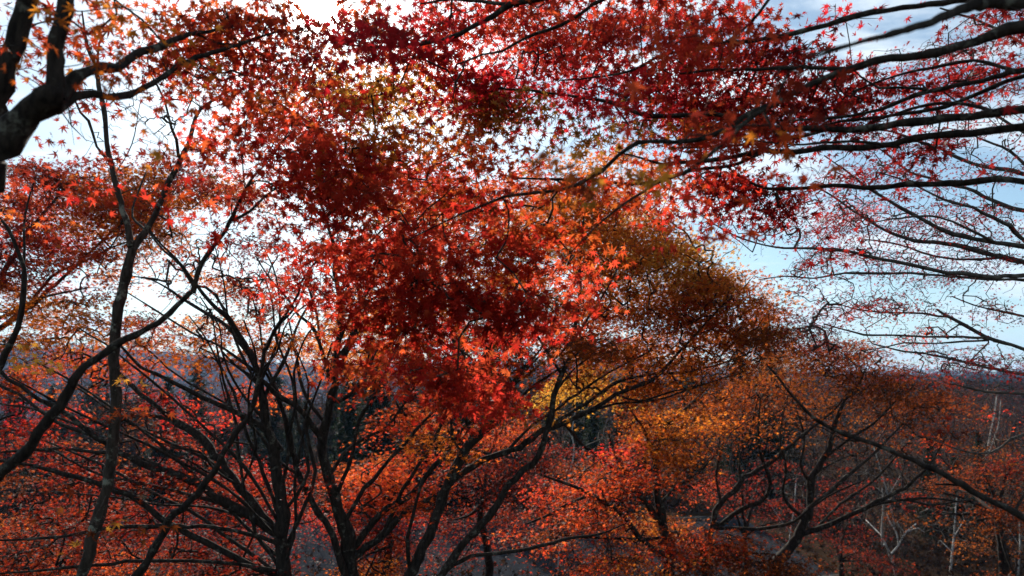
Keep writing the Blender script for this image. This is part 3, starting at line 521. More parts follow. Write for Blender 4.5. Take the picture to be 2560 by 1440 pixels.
for a in [(1000,980,120,90,.25,'bare'),(1500,940,220,60,.22,'bare'),(1750,860,130,90,.22,'bare'),(850,620,90,90,.25,'bare'),(1200,1020,150,80,.2,'bare')]: G.blob(*a, 7.6)
for l_ in ['838,1240,11 880,1150,9 900,1050,8 950,960,7 985,880,5 1030,800,3', '855,1300,12 930,1200,10 1000,1120,8 1060,1050,7 1150,960,5 1210,880,3', '835,950,9 800,870,7 790,780,6 760,690,5 740,620,3', '845,860,8 890,780,7 960,730,6 1010,650,4 1060,560,3', '1255,1135,9 1330,1060,7 1420,1000,6 1520,930,5 1620,880,3', '960,1330,10 1010,1220,9 1080,1120,8 1130,1010,7 1200,920,5 1260,830,3', '1130,1205,9 1180,1110,8 1260,1040,7 1340,960,6 1440,900,4 1540,850,3', '1445,1040,8 1540,1010,6 1640,1000,5 1760,960,4 1860,930,3', '850,800,7 870,720,6 860,640,5 880,560,3']: G.limb(l_, .6 * rng.normal())
# I: leaning thick stem and its companion
I = maple('thick leaning maple stem right of the bowed trunk, its twin rising to orange leaves', 6.8)
I.tilt = .9; I.dens = 1.3
I.trunk('1000,1500,29 1020,1440,28 1040,1405,27 1055,1365,26 1080,1310,25 1100,1270,24 1120,1220,23 1135,1180,23 1155,1135,22 1180,1100,22 1215,1065,20 1235,1040,18 1265,985,12 1300,935,9 1330,900,6 1380,840,3', 6.8, 7.2)
I.trunk('1060,1500,19 1105,1440,18 1130,1400,18 1170,1345,18 1205,1310,18 1245,1265,18 1265,1225,17 1290,1195,16 1330,1160,15 1355,1125,14 1365,1085,14 1380,1040,13 1385,990,13 1405,935,12 1425,890,11 1432,840,10 1442,785,9 1450,720,9 1450,660,8 1455,600,5 1460,540,4', 6.6, 7.2)
I.limb('1120,1425,10 1130,1415,10 1180,1390,10 1245,1382,9 1305,1375,9 1370,1360,8 1430,1345,7 1500,1335,5 1560,1310,3', .9)
I.limb('1435,850,6 1480,780,5 1520,720,4 1560,640,3', .6); I.limb('1405,935,7 1350,850,6 1310,780,5 1290,700,3', -.6); I.limb('1385,990,6 1440,920,5 1500,880,4 1580,840,3', .5); I.limb('1180,1100,9 1160,1040,8 1150,960,7 1160,880,5 1190,800,3', -.5)
I.limb('1140,1180,9 1150,1110,8 1145,1070,7 1100,1010,5', .4); I.limb('1160,1135,6 1130,1100,6 1125,1020,5 1110,950,3', 0); I.limb('1055,1200,8 1035,1270,7 1020,1350,9 1025,1420,10', -.3)
for a in [(1100,1090,80,50,1.0,'orange'),(1080,1230,80,36,1.2,'redor'),(1210,920,110,50,1.0,'olive'),(1350,700,110,70,1.2,'orange'),(1480,590,110,60,1.3,'orange'),(1350,1000,100,40,.8,'gold'),(1440,860,110,50,1.3,'brown'),(1350,870,100,50,1.2,'brown'),(1240,850,90,50,1.2,'olive')]:
    I.blob(*a, 7.2 + .4 * rng.normal(), .9)

# L: lower red maple right of centre
Lm = maple('low spreading orange-red maple right of centre, forked dark trunk below its layered sprays', 9.4)
Lm.dens = 1.3
Lm.trunk('1680,1520,34 1675,1440,31 1672,1380,27 1660,1330,24 1650,1280,21 1645,1220,18 1640,1150,17 1642,1105,16')
Lm.limb('1642,1110,18 1665,1065,16 1690,1040,13 1740,1000,7 1790,940,5', .8); Lm.limb('1642,1130,10 1620,1100,8 1600,1060,6 1560,1000,4', -.6)
Lm.limb('1640,1290,16 1625,1275,15 1600,1245,14 1570,1195,13 1530,1170,12 1500,1140,11 1460,1115,9 1420,1070,7 1390,1040,4', .3); Lm.limb('1585,1200,10 1565,1180,9 1550,1160,9 1530,1125,6 1520,1080,3', -.4)
Lm.limb('1675,1400,13 1620,1360,12 1560,1290,11 1500,1250,10 1440,1220,8 1360,1190,5', -1); Lm.limb('1480,1240,8 1420,1262,7 1370,1290,6 1320,1310,5', .2); Lm.limb('1640,1200,8 1600,1225,7 1540,1240,6', -.5)
Lm.limb('1665,1340,9 1620,1345,8 1560,1345,7 1500,1345,6 1400,1340,4', .4); Lm.limb('1650,1260,8 1700,1210,7 1760,1170,5 1800,1120,3', .4); Lm.limb('1700,1440,12 1740,1400,10 1800,1370,7 1880,1380,4', -1)
for a in [(1480,1200,110,36,1.9,'redor'),(1600,1195,80,30,2.1,'redor'),(1500,1285,120,36,1.9,'redor'),(1340,1335,90,26,1.3,'redor'),(1410,1255,80,34,1.6,'redor'),(1630,1300,120,36,2.0,'orange'),(1500,1400,110,36,1.6,'redor'),
          (1380,1220,70,30,1.2,'red'),(1560,1115,60,30,1.2,'bright'),(1700,1130,70,50,1.7,'orange'),(1660,1050,90,40,2.0,'orange'),(1790,1040,90,50,1.4,'orange'),(1540,1140,50,28,1.0,'redor'),(1610,1080,60,30,1.0,'redor')]:
    Lm.blob(*a, 9.2 + .5 * rng.normal(), .9)
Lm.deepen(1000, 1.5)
for a in [(1760,1335,110,40,2.6,'redor'),(1870,1385,120,40,2.6,'brown'),(1980,1420,100,34,2.2,'brown'),(1660,1390,90,36,1.4,'orange')]: Lm.blob(*a, 7.8, .7)

# low red trees further down the slope
s = maple('small crimson maple low behind the long central limb, grey-barked', 12.5, group='small red maples by the road')
s.trunk('1230,1560,26 1225,1440,22 1215,1360,18 1200,1290,14 1205,1240,10', 12.5, 12.5)
for a in [(1250,1080,110,46,1.9,'redor'),(1195,1180,100,46,1.4,'shade_red'),(1370,1150,80,50,1.7,'shade_red'),(1250,1290,100,50,1.5,'shade_red'),(1120,1300,70,40,1.1,'shade_red'),(1300,1220,80,34,1.3,'shade_red'),(1160,1390,80,36,.8,'shade_red')]: s.blob(*a, 12.5 + .7 * rng.normal())
auto(s, 1205, 1260, 10)
s = maple('small red maple at the bottom between the bowed trunk and the leaning stem', 10.5, group='small red maples by the road')
s.trunk('960,1580,24 962,1450,20 968,1370,16 975,1320,12')
for a in [(1010,1290,60,34,1.0,'red'),(900,1330,70,40,1.3,'shade_red'),(1050,1360,60,30,.9,'shade_red'),(980,1430,90,30,.9,'shade_red')]: s.blob(*a, 10.5 + .5 * rng.normal())
auto(s, 972, 1330, 8)
s = maple('small red maple low behind the black stems of the many-stemmed maple', 11.0, group='small red maples by the road')
s.trunk('560,1600,26 565,1440,22 560,1330,17 565,1250,12')
for a in [(620,1180,90,40,1.3,'red'),(480,1160,90,40,1.1,'shade_red'),(700,1220,80,40,1.2,'shade_red'),(540,1270,100,40,1.2,'shade_red'),(760,1290,80,40,1.4,'red'),(640,1330,90,36,1.2,'shade_red'),(430,1090,80,30,.7,'shade_red'),(790,1180,50,60,.9,'shade_red')]: s.blob(*a, 11 + .6 * rng.normal())
auto(s, 563, 1280, 9)
s = maple('small glowing orange maple at the bottom left corner under the dark limbs', 10.0, group='small red maples by the road')
s.trunk('60,1620,26 65,1450,20 70,1360,14')
for a in [(40,1290,80,40,1.3,'redor'),(180,1370,100,36,1.3,'shade_red'),(20,1400,70,36,1.5,'rust'),(100,1200,120,36,.6,'rust'),(250,1300,90,30,.9,'rust')]: s.blob(*a, 10 + .5 * rng.normal())
auto(s, 68, 1375, 8)
s = maple('rusty red shrub-like maple beside the white crooked birch', 16.0, group='small red maples by the road')
s.trunk('2110,1560,16 2105,1440,12 2100,1390,9')
for a in [(2110,1330,90,36,.6,'shade_red'),(2060,1260,70,30,.8,'shade_red'),(2160,1380,90,34,.6,'shade_red'),(2120,1220,80,30,.6,'dark'),(2230,1400,80,26,.6,'shade_red')]: s.blob(*a, 16 + .6 * rng.normal())
auto(s, 2102, 1400, 6)
s = maple('reddish maple seen through the bare branches of the brown-orange crown', 15.0, group='small red maples by the road')
s.trunk('1860,1600,18 1865,1440,14 1862,1330,10')
for a in [(1850,1200,60,40,.9,'shade_red'),(1900,1240,80,30,.8,'shade_red'),(1780,1220,60,34,.8,'redor'),(1930,1160,70,30,.5,'dark'),(1960,1300,90,36,.6,'dark')]: s.blob(*a, 15 + .6 * rng.normal())
auto(s, 1862, 1340, 7)
s = maple('wide orange maple at the right edge under the long diagonal branch', 12.5, group='small red maples by the road')
s.trunk('2520,1600,30 2515,1440,24 2500,1340,16 2490,1280,12')
for a in [(2450,1180,100,40,1.2,'rust'),(2370,1220,80,36,.9,'rust'),(2530,1255,70,50,1.6,'rust'),(2400,1305,100,36,.6,'brown'),(2300,1285,80,28,.4,'brown'),(2530,1160,60,36,1.4,'shade_red'),(2480,1370,100,40,.5,'brown'),(2290,1220,60,26,.6,'shade_red'),(2540,1440,70,40,1,'rust')]: s.blob(*a, 12.5 + .6 * rng.normal())
auto(s, 2495, 1290, 10)

# M: brown-orange maple on the right
M = maple('broad brown-orange maple on the right, bare arching branches beneath its domed crown', 10.5)
M.back = .6; M.dens = .85; M.tilt = .6
M.trunk('1900,1520,32 1935,1405,28 1955,1390,26 1990,1350,23 2010,1310,21 2025,1250,18 2030,1200,16 2055,1155,14 2075,1105,12 2090,1045,10 2110,1000,8 2140,970,6 2165,920,4')
M.trunk('1760,1520,20 1765,1400,18 1780,1325,16 1795,1310,14', 10, 10)
M.limb('1780,1320,14 1800,1260,13 1850,1210,12 1895,1180,11 1940,1145,10 1985,1105,8 2030,1070,6 2080,1030,4 2120,980,3', .6); M.limb('1795,1315,12 1830,1285,11 1870,1265,10 1905,1250,10 1925,1215,9 1915,1170,8 1900,1120,6 1895,1070,5 1900,1000,3', -.6)
M.limb('1785,1322,9 1795,1325,8 1860,1322,8 1925,1318,8 1985,1305,7 2030,1270,6 2090,1230,4 2160,1200,3', -.9)
M.limb('1975,1365,15 1990,1345,14 2030,1325,13 2060,1315,12 2110,1290,11 2160,1270,10 2210,1245,9 2260,1220,8 2300,1185,6 2330,1150,4 2360,1100,3', -.6)
M.limb('2025,1270,11 2035,1260,10 2085,1220,9 2135,1180,8 2185,1135,7 2220,1100,5 2260,1060,3', .5); M.limb('2090,1300,8 2180,1265,7 2300,1245,6 2400,1255,4', -.5); M.limb('2030,1220,7 2000,1160,6 2010,1090,5 1990,1020,3', .4)
M.limb('1800,1260,7 1790,1180,6 1810,1100,5 1800,1040,3', .4); M.limb('2060,1150,7 2110,1110,6 2180,1060,5 2240,1000,3', -.3); M.limb('2010,1300,8 1960,1240,7 1965,1170,6 1950,1100,4 1960,1020,3', -.5); M.limb('1850,1210,6 1850,1140,5 1880,1060,4 1900,980,3', .2)
M.limb('2035,1325,7 2080,1280,6 2130,1240,6 2200,1190,5 2270,1110,3', .7); M.limb('2260,1250,6 2330,1262,5 2420,1250,4', .3); M.limb('2040,1180,5 2100,1150,4 2160,1130,3', .6)
for a in [(1970,850,90,50,1.5,'brown'),(2090,865,110,44,1.6,'brown'),(2220,915,90,36,1.6,'rust'),(1930,800,60,40,1.2,'rust'),(2330,965,70,30,1.4,'rust'),(1950,920,110,60,2.10,'brown'),(2080,910,110,60,2.30,'rust'),(2200,970,110,56,2.30,'brown'),(2320,1000,90,46,2.00,'rust'),(2000,1000,130,46,1.50,'brown'),(2120,1040,120,44,0.59,'brown'),(2280,1060,120,38,0.72,'rust'),
          (2380,1080,70,44,0.63,'redor'),(2050,855,100,40,1.10,'dark'),(1960,800,70,50,0.90,'dark'),(2450,1120,80,40,0.45,'brown'),(2160,900,60,40,1.20,'dark'),(2240,925,60,30,0.90,'dark'),(1880,960,80,50,1.80,'rust'),(2020,890,60,30,0.80,'rust'),
          (2200,1080,70,26,0.36,'rust'),(2330,940,60,26,0.70,'dark'),(1850,1020,90,40,1.30,'rust'),(1820,1100,70,36,0.27,'rust'),(2080,1120,120,50,0.11,'dark'),(2200,1170,110,40,0.11,'dark')]:
    M.blob(*a, 10.5 + .6 * rng.normal(), 1.3)

for a in [(2000,1080,170,120,0.30,'bare'),(2150,1160,190,110,0.32,'bare'),(1900,1150,120,120,0.30,'bare'),(2100,960,180,90,0.25,'bare'),(2280,1180,120,80,0.30,'bare'),(2050,840,110,60,0.30,'bare')]: M.blob(*a, 10.5)
# N: long diagonal branch
Nn = maple('long straight dark branch slanting across the lower right corner, nearly bare', 3.4, group='maples reaching in from the right')
Nn.trunk('3000,2100,46 2900,1700,40 2800,1480,30 2720,1380,22 2640,1330,18 2560,1290,16 2510,1265,15 2460,1240,15 2410,1210,14 2360,1185,13 2310,1165,12 2260,1140,12 2210,1120,11 2160,1100,11 2110,1085,10 2070,1065,9 2030,1040,8 2000,1010,7 1970,975,6 1940,935,5 1915,910,4', 2.6, 3.7)
Nn.limb('2410,1215,6 2370,1212,5 2335,1212,4', .1); Nn.limb('2160,1102,5 2110,1100,4 2060,1070,3 2010,1060,2', .2); Nn.limb('2560,1240,6 2640,1200,4', .2)
Nn.blob(1900, 890, 40, 26, .5, 'brown', 3.7); Nn.blob(2300, 1050, 60, 40, .12, 'dark', 3.5)

# O: near branches from the upper right
O = maple('near maple reaching in from the upper right with long horizontal dark branches', 2.6, group='maples reaching in from the right')
O.dens = 1.0; O.size = .95
O.trunk('3300,1900,150 3200,1300,140 3120,900,130 3060,500,112 3000,150,96 2950,-150,80 2900,-420,60 2860,-700,40', 2.5, 2.6)
O.wmul = 1.22
O.limb('3000,120,34 2800,30,30 2660,-10,27 2580,0,26 2510,12,24 2460,20,23 2410,35,20 2335,60,17 2260,85,14 2210,95,12 2160,105,9 2080,125,6 2020,140,4', -.9)
O.limb('2960,-60,24 2700,-30,16 2430,0,13 2360,8,12 2260,20,12 2185,30,11 2110,48,11 2035,70,10 1960,88,9 1860,103,8 1760,118,7 1660,135,6 1580,175,5 1480,193,4 1400,200,3', 1.0)
O.limb('3030,330,36 2800,150,32 2660,80,28 2580,68,25 2510,85,22 2460,100,20 2385,120,18 2310,135,16 2235,148,15 2160,165,15 2110,175,14 2060,195,13 2010,220,12 1960,250,12 1910,275,11 1860,300,11 1825,325,10 1775,350,10 1710,360,9 1660,360,9 1595,362,9 1545,395,8 1505,435,8 1470,452,7 1420,472,7 1360,482,6 1305,487,6 1255,495,5 1205,515,5 1155,535,4 1080,570,3 1020,600,3', .7)
O.limb('2110,176,9 2010,172,8 1885,175,7 1795,175,6 1700,185,4', .1)
O.limb('1980,235,9 1965,250,8 1885,290,9 1830,340,9 1760,400,8 1710,435,8 1660,452,7 1580,500,5 1500,560,4 1420,640,3', -.2)
O.limb('3050,440,34 2800,320,26 2640,280,21 2560,275,19 2510,278,18 2485,283,18 2435,290,17 2360,300,16 2285,308,15 2210,320,15 2135,328,14 2060,328,13 1985,328,12 1920,325,11 1870,315,10 1835,300,9 1785,288,9 1740,292,8 1660,290,8 1605,285,8 1530,258,7 1455,245,6 1380,235,5 1305,225,4 1240,220,3', 1.6)
O.limb('3055,470,34 2800,340,24 2640,305,19 2560,315,17 2460,330,16 2360,340,15 2285,350,14 2235,367,13 2160,375,12 2085,372,12 1985,385,11 1910,382,10 1810,400,9 1750,405,8 1660,412,7 1600,395,4 1540,380,3', 1.4)
O.limb('1900,384,7 1820,415,7 1730,425,7 1655,450,7 1580,460,7 1480,452,6 1380,448,5 1280,445,4', .3)
O.limb('3090,700,30 2800,500,18 2640,448,15 2560,450,13 2485,450,13 2410,460,12 2335,463,12 2260,465,11 2210,470,11 2160,470,10 2085,465,9 2010,470,8 1920,472,7 1890,462,5 1850,440,4 1810,410,3', 1.5)
O.limb('3020,260,24 2800,160,14 2560,185,9 2485,215,9 2410,245,8 2360,265,8 2310,275,7 2210,290,6 2135,300,6 2035,318,4 1960,330,3', 1.6)
O.limb('3010,220,24 2800,140,15 2560,170,11 2510,180,11 2460,195,10 2410,205,10 2360,218,9 2310,228,9 2260,245,8 2200,272,7 2100,292,5 2000,300,4 1920,310,3', 1.4)
O.limb('2320,225,7 2260,220,6 2200,220,6 2170,203,4 2130,170,3', .2); O.limb('2530,175,9 2430,150,7 2330,170,6 2240,190,5 2130,230,3', .8); O.limb('2060,328,7 2000,345,6 1900,362,6 1800,368,5 1700,372,4', .5)
O.limb('2250,366,6 2150,352,6 2060,355,5 1960,360,4 1860,345,3', -.4); O.limb('2500,283,8 2400,255,7 2300,262,6 2180,300,4', .7)
O.limb('2940,-200,40 2600,-230,28 2200,-190,22 1800,-120,18 1500,-50,16 1400,-10,14 1330,8,13 1280,12,12 1230,40,10 1180,65,9 1130,90,9 1055,108,8 980,115,6 905,115,5 830,105,3', 1.2)
O.limb('1300,8,8 1205,2,7 1130,-2,6 1050,10,3', .2); O.limb('1600,-80,9 1520,-10,8 1485,10,8 1430,45,7 1370,70,7 1305,95,6 1255,125,5 1205,135,4 1140,160,3', .3); O.limb('1055,108,5 1020,160,4 1000,210,3', .1)
O.limb('2000,-160,9 1960,-60,7 1900,30,6 1830,90,5 1780,110,4 1700,100,3', .2)
for a in [(905,85,60,46,2.20,'dark'),(880,30,30,30,1.80,'dark'),(940,20,70,40,2.00,'redor'),(840,95,40,24,1.20,'dark'),(1050,60,120,70,2.20,'crimson'),(1200,60,130,80,2.30,'red'),(1160,170,150,70,2.20,'crimson'),(1350,60,150,80,2.20,'red'),(1350,175,150,70,2.20,'crimson'),(1500,70,140,90,2.00,'red'),(1490,190,80,60,1.40,'crimson'),
          (1650,70,140,90,2.10,'red'),(1690,200,120,80,2.86,'crimson'),(1820,90,130,80,2.47,'red'),(1800,250,160,70,2.86,'maroon'),(1950,100,100,70,1.56,'maroon'),(1950,225,150,70,2.47,'maroon'),(1940,320,150,50,1.95,'red'),
          (2120,190,100,70,1.43,'maroon'),(2150,300,150,54,1.04,'maroon'),(1800,420,110,50,1.69,'red'),(1850,490,100,42,1.82,'maroon'),(1720,330,70,50,1.56,'redor'),(2100,60,80,46,0.78,'crimson'),(2300,220,150,70,1.04,'maroon'),
          (2450,110,120,100,0.72,'maroon'),(1260,240,110,60,1.60,'olive'),(1400,270,120,46,0.90,'olive'),(1500,330,100,36,0.50,'olive'),(1180,290,80,60,1.30,'olive'),(1080,170,100,50,1.60,'redor'),(1740,500,60,30,0.65,'maroon'),(1950,410,140,50,1.30,'maroon'),(2300,380,200,40,0.65,'maroon'),
          (1620,300,60,30,0.70,'olive'),(1580,30,100,50,1.20,'bright'),(1950,510,90,36,1.04,'maroon'),(1660,-20,120,40,1.50,'red'),(1420,-10,160,40,1.50,'red')]:
    O.blob(*a, 4.2 + .45 * rng.normal())
for a in [(1000,600,160,90,1.6,'bright'),(900,670,110,80,1.9,'bright'),(1150,500,130,70,1.5,'redor'),(1150,640,150,100,1.6,'bright'),(1050,750,160,80,1.5,'red'),(1300,610,120,80,1.7,'redor'),(1270,750,140,70,1.9,'red'),(1120,840,120,70,1.5,'bright'),
          (1420,655,80,50,1.5,'bright'),(1090,950,60,80,1.7,'bright'),(1130,890,70,40,1.7,'bright'),(1200,940,110,70,1.8,'red'),(1340,850,120,60,1.5,'red'),(1290,960,100,50,1.3,'bright'),(980,880,80,50,1.3,'red'),(900,920,60,30,.9,'redor'),(1430,790,70,50,1.2,'redor'),
          (870,610,90,60,1.4,'red'),(1380,480,110,40,1.1,'redor'),(1560,470,100,40,1.1,'redor'),(1000,840,90,50,1.4,'redor'),(1220,560,80,50,1.3,'bright')]:
    O.size = 1.1; O.dens = 1.3; O.blob(*a, rng.choice([3.3, 3.6, 4.4, 5.6]), .5)
for a in [(1430,380,46,36,1.3,'gold'),(1320,340,44,30,.9,'redor'),(1840,400,70,40,1.0,'redor'),(1990,190,130,60,.8,'dark'),(1700,360,50,30,.6,'red'),(1480,390,60,30,.8,'brown'),(1660,240,40,40,.4,'red'),(1840,310,60,40,.5,'orange'),(2500,200,60,30,.3,'crimson')]:
    O.size = 1.0; O.dens = 1; O.blob(*a, 2.1 + .15 * rng.normal(), .25)

# Pt: thinner tree behind it
Pt = maple('thin-leaved maple off the right edge with a fan of fine grey-brown branches', 7.0, group='maples reaching in from the right', bark=BARK_GREY)
Pt.size = .62
Pt.trunk('3000,1700,70 2960,1300,64 2900,950,56 2850,600,46 2820,250,36 2800,-100,24', 7, 7)
Pt.limb('2860,730,20 2640,630,13 2560,612,12 2485,605,11 2410,590,11 2360,575,10 2300,545,9 2250,520,8 2200,490,7 2160,465,6 2110,425,4 2060,390,3', -.6)
Pt.limb('2870,770,22 2700,690,15 2560,655,13 2510,645,13 2435,625,12 2360,605,10 2285,600,9 2210,575,7 2135,530,5 2080,490,4 2030,460,3', .5)
Pt.limb('2870,800,18 2640,700,11 2560,685,11 2485,690,10 2410,685,10 2335,680,9 2260,660,9 2185,645,8 2110,625,7 2035,620,6 1960,620,5 1885,605,4 1835,585,4 1785,560,3 1735,525,2 1700,490,2', -.8)
Pt.limb('2860,760,12 2640,715,8 2560,705,7 2460,700,6 2310,685,6 2185,685,6 2110,683,5 2035,695,4 1960,690,3 1900,700,2', .6)
Pt.limb('2850,620,16 2660,570,11 2560,530,10 2485,505,9 2435,480,8 2385,465,8 2325,445,7 2275,430,6 2225,390,5 2180,360,3 2140,340,2', .8)
Pt.limb('2840,560,16 2660,470,11 2560,430,10 2460,415,9 2385,390,8 2335,365,7 2285,350,7 2235,330,5 2200,325,4 2140,320,3', 1.2)
Pt.limb('2830,480,14 2640,450,9 2560,410,7 2525,380,6 2485,360,5 2450,345,4 2420,330,3 2370,320,2', .2)
Pt.limb('2850,700,16 2660,650,11 2560,595,10 2510,560,9 2460,535,8 2435,520,7 2360,500,6 2310,475,5 2260,450,4 2200,430,3', -1.0)
Pt.limb('2890,960,18 2700,900,12 2560,870,10 2510,855,9 2460,840,9 2410,810,8 2360,785,7 2340,772,5', .3)
Pt.limb('2480,850,7 2410,843,6 2335,843,6 2260,840,5 2160,838,5 2130,830,4 2060,810,3', -.5); Pt.limb('2470,852,5 2410,855,5 2335,860,4 2260,858,4 2210,870,3 2120,880,2', .5); Pt.limb('2372,790,5 2285,783,5 2210,780,4 2130,770,3 2080,750,2', -.3)
Pt.limb('2900,1010,14 2700,960,9 2560,935,8 2460,915,7 2385,900,6 2310,885,5 2260,880,4 2180,860,3', -.5); Pt.limb('2840,520,14 2680,400,9 2560,330,7 2440,260,6 2330,210,4', .8); Pt.limb('2820,300,14 2680,180,9 2560,110,7 2460,60,6 2350,20,4', .6)
Pt.limb('2800,60,12 2680,30,8 2560,50,6 2470,90,5 2380,110,3', -.4); Pt.limb('2860,900,12 2700,830,8 2560,790,6 2460,770,4 2380,740,3', .3); Pt.limb('2900,1100,14 2700,1010,9 2560,985,7 2470,980,5 2380,960,3', .1)
Pt.limb('2920,1180,14 2720,1100,9 2560,1085,7 2480,1130,5 2400,1125,4 2330,1095,3', -.4); Pt.limb('2500,645,7 2420,650,6 2330,640,5 2240,610,4 2160,600,3', 1.2); Pt.limb('2485,606,6 2400,560,6 2330,540,5 2250,545,4 2170,560,3', -.9)
for a in [(2050,520,110,70,.7,'maroon'),(2200,430,150,54,.6,'maroon'),(2250,560,150,54,.55,'maroon'),(2350,660,150,54,.5,'maroon'),(2140,640,120,44,.6,'maroon'),(2450,520,120,70,.35,'maroon'),(2480,400,100,50,.35,'maroon'),(2000,650,80,36,.4,'dark'),
          (2080,720,120,28,.35,'dark'),(2250,740,120,34,.55,'maroon'),(2450,760,110,34,.25,'dark'),(2060,780,90,36,.5,'dark'),(2180,770,80,30,.4,'red'),(2520,890,60,44,.5,'maroon'),(2400,880,90,34,.6,'maroon'),(2100,830,100,34,.6,'dark'),(2330,925,80,24,.3,'maroon'),(2520,600,80,50,.4,'maroon'),(2480,240,110,60,.4,'dark'),(2350,140,140,80,.35,'maroon'),(2500,50,90,60,.4,'dark'),
          (2150,520,80,40,.6,'red'),(1950,560,80,30,.3,'dark'),(2300,830,100,24,.4,'red'),(2400,330,110,40,.4,'maroon'),(2530,1020,40,24,.25,'bright'),(2240,330,100,40,.5,'maroon')]:
    Pt.dens = 1.5
    Pt.blob(*a, 7 + .5 * rng.normal(), .9)

for a in [(2150,500,200,90,.20,'bare'),(2350,620,220,110,.20,'bare'),(2450,440,140,120,.2,'bare'),(2150,660,170,70,.25,'bare'),(2300,780,220,80,.2,'bare'),(2450,900,140,80,.22,'bare'),(1880,570,110,40,.3,'bare'),(2420,260,150,120,.15,'bare'),(2480,1050,100,80,.3,'bare'),(2420,720,130,60,.2,'bare')]: Pt.blob(*a, 7)

for m in MAPLES: m.build()
# ------------------------------------------------------------------ bare trees, birches, conifers, far wood
def proto_bare(name, label, group, h, spread, bark, ntips, pal=None, seed=0, nl=0, cat='tree', lod=0, lean=0.1):
    root = empty(name, (0, 0, 0)); tag(root, label, cat, group); sk = Skel(); tb = MB()
    z = np.linspace(0, 1, 9)[:, None]; ln = rng.normal(size=2) * lean * h
    st = np.hstack([ln * z ** 1.5 + rng.normal(size=(9, 2)) * .02 * h, z * h * .86]); st[0] = 0
    st[0, 2] = -.3
    sp = smooth_path(st, .25); tube(tb, sp, h * .011 * (1 - np.linspace(0, 1, len(sp)) * .85), 6)
    tb.build('trunk', bark, root, True); sk.push(sp[len(sp) // 3:])
    u = rng.normal(size=(ntips, 3)); u /= np.linalg.norm(u, axis=1)[:, None]; u *= rng.random((ntips, 1)) ** .4
    tips = np.array([ln[0] * .6, ln[1] * .6, h * .66]) + u * np.array([spread, spread, h * .36])
    tw = MB(); grow(sk, tips, tw, r0=.007, seg=.45, sides=3, rmax=h * .008, pexp=.45, wig=.12); 
    k = rng.integers(0, ntips, nl); pos = tips[k] + rng.normal(size=(nl, 3)) * .28
    crown(tw, bark, root, None, lambda mb: add_leaves(mb, pos, .05 + .05 * rng.random(nl), pick(pal, nl) * .7 if nl else np.zeros((0, 3)), lod, SUNBIAS))
    return root
def scatter(protos, spots, labels):
    used = set()
    for i, (x, y, s, lab) in enumerate(spots):
        p = protos[i % len(protos)]
        if id(p) in used: o = copy_tree(p)
        else: o = p; used.add(id(p))
        o.location = (x, y, float(ground_z(x, y))); o.rotation_euler = (0, 0, rng.random() * 6.28); o.scale = (s, s, s * (.9 + .25 * rng.random()))
        o['label'] = lab
def spot(px, d): return ((px - 1280) / FPX * d, d)
BL = {'r': 'leafless brown tree in the wood right of the brown-orange crown', 'c': 'leafless brown tree standing beyond the road behind the central stems', 'l': 'leafless brown tree in the hollow behind the left limbs'}
bare = [proto_bare('bare_tree', BL['r'], 'leafless trees beyond the road', 8 + k, 2.4 + .3 * k, BARK_BARE, 230, 'brown', nl=(0, 160, 420, 90)[k]) for k in range(4)]
sp_ = []
for i in range(230):
    px = rng.uniform(-150, 2750); d = rng.uniform(30, 75) if px < 1900 else 17 + 50 * rng.random() ** 1.5
    x, y = spot(px, d); sp_.append((x, y, rng.uniform(.5, .8) * (min(1, d / 34)), BL['l' if px < 700 else 'c' if px < 1900 else 'r']))
scatter(bare, sp_, None)
TL = {'l': 'rust-coloured tree half bare in the hollow behind the left limbs', 'c': 'rust-coloured tree half bare beyond the road at the centre', 'r': 'rust-coloured tree half bare in the wood at the right'}
rust = [proto_bare('autumn_tree', TL['r'], 'half-bare rust-coloured trees beyond the road', 6.5 + k, 2.6, BARK_BARE, 160, ('brown', 'rust', 'dark')[k], nl=900) for k in range(3)]
sp_ = []
for i in range(54):
    px = rng.uniform(-100, 2700); d = rng.uniform(30, 80) if px < 1900 else rng.uniform(24, 75)
    x, y = spot(px, d); sp_.append((x, y, rng.uniform(.5, .85), TL['l' if px < 700 else 'c' if px < 1900 else 'r']))
scatter(rust, sp_, None)
# birches, each traced
def birch(label, depth, trunk, limbs):
    t = Maple(label, depth, bark=BARK_BIRCH); t.trunk(trunk)
    for l_ in limbs: t.limb(l_, .4 * rng.normal())
    base = t.trunks[0][0][:3]; root = empty('birch_tree', base); tag(root, label, 'tree', 'white birches'); sk = Skel()
    for dest, nm in ((t.trunks, 'trunk'), (t.limbs, 'branch')):
        for p in dest:
            s_ = smooth_path(p, .2); mb = MB(); tube(mb, s_[:, :3], np.maximum(s_[:, 3] * .68, .009), 6, .06); mb.build(nm, BARK_BIRCH, root, True, base); sk.push(s_[:, :3])
    ends = sk.p[:sk.n]; hi = ends[ends[:, 2] > np.median(ends[:, 2])]
    tips = hi[rng.integers(0, len(hi), 170)] + rng.normal(size=(170, 3)) * .55 + [0, 0, .3]
    tw = MB(); grow(sk, tips, tw, r0=.004, seg=.3, sides=3, rmax=.016); tw.build('crown', BARK_GREY, root, True, base)
birch('crooked white birch with short forked branches low in the bottom right', 17, '2245,1530,11 2240,1440,9 2225,1385,8 2205,1345,7', ['2206,1365,8 2205,1320,7 2208,1270,5 2205,1220,3', '2222,1390,7 2245,1365,7 2265,1330,6 2290,1310,4', '2247,1362,6 2240,1330,5 2225,1305,4 2215,1280,3', '2205,1340,5 2185,1320,4 2165,1300,3', '2262,1333,5 2245,1310,4', '2270,1328,5 2295,1320,4 2310,1330,3'])
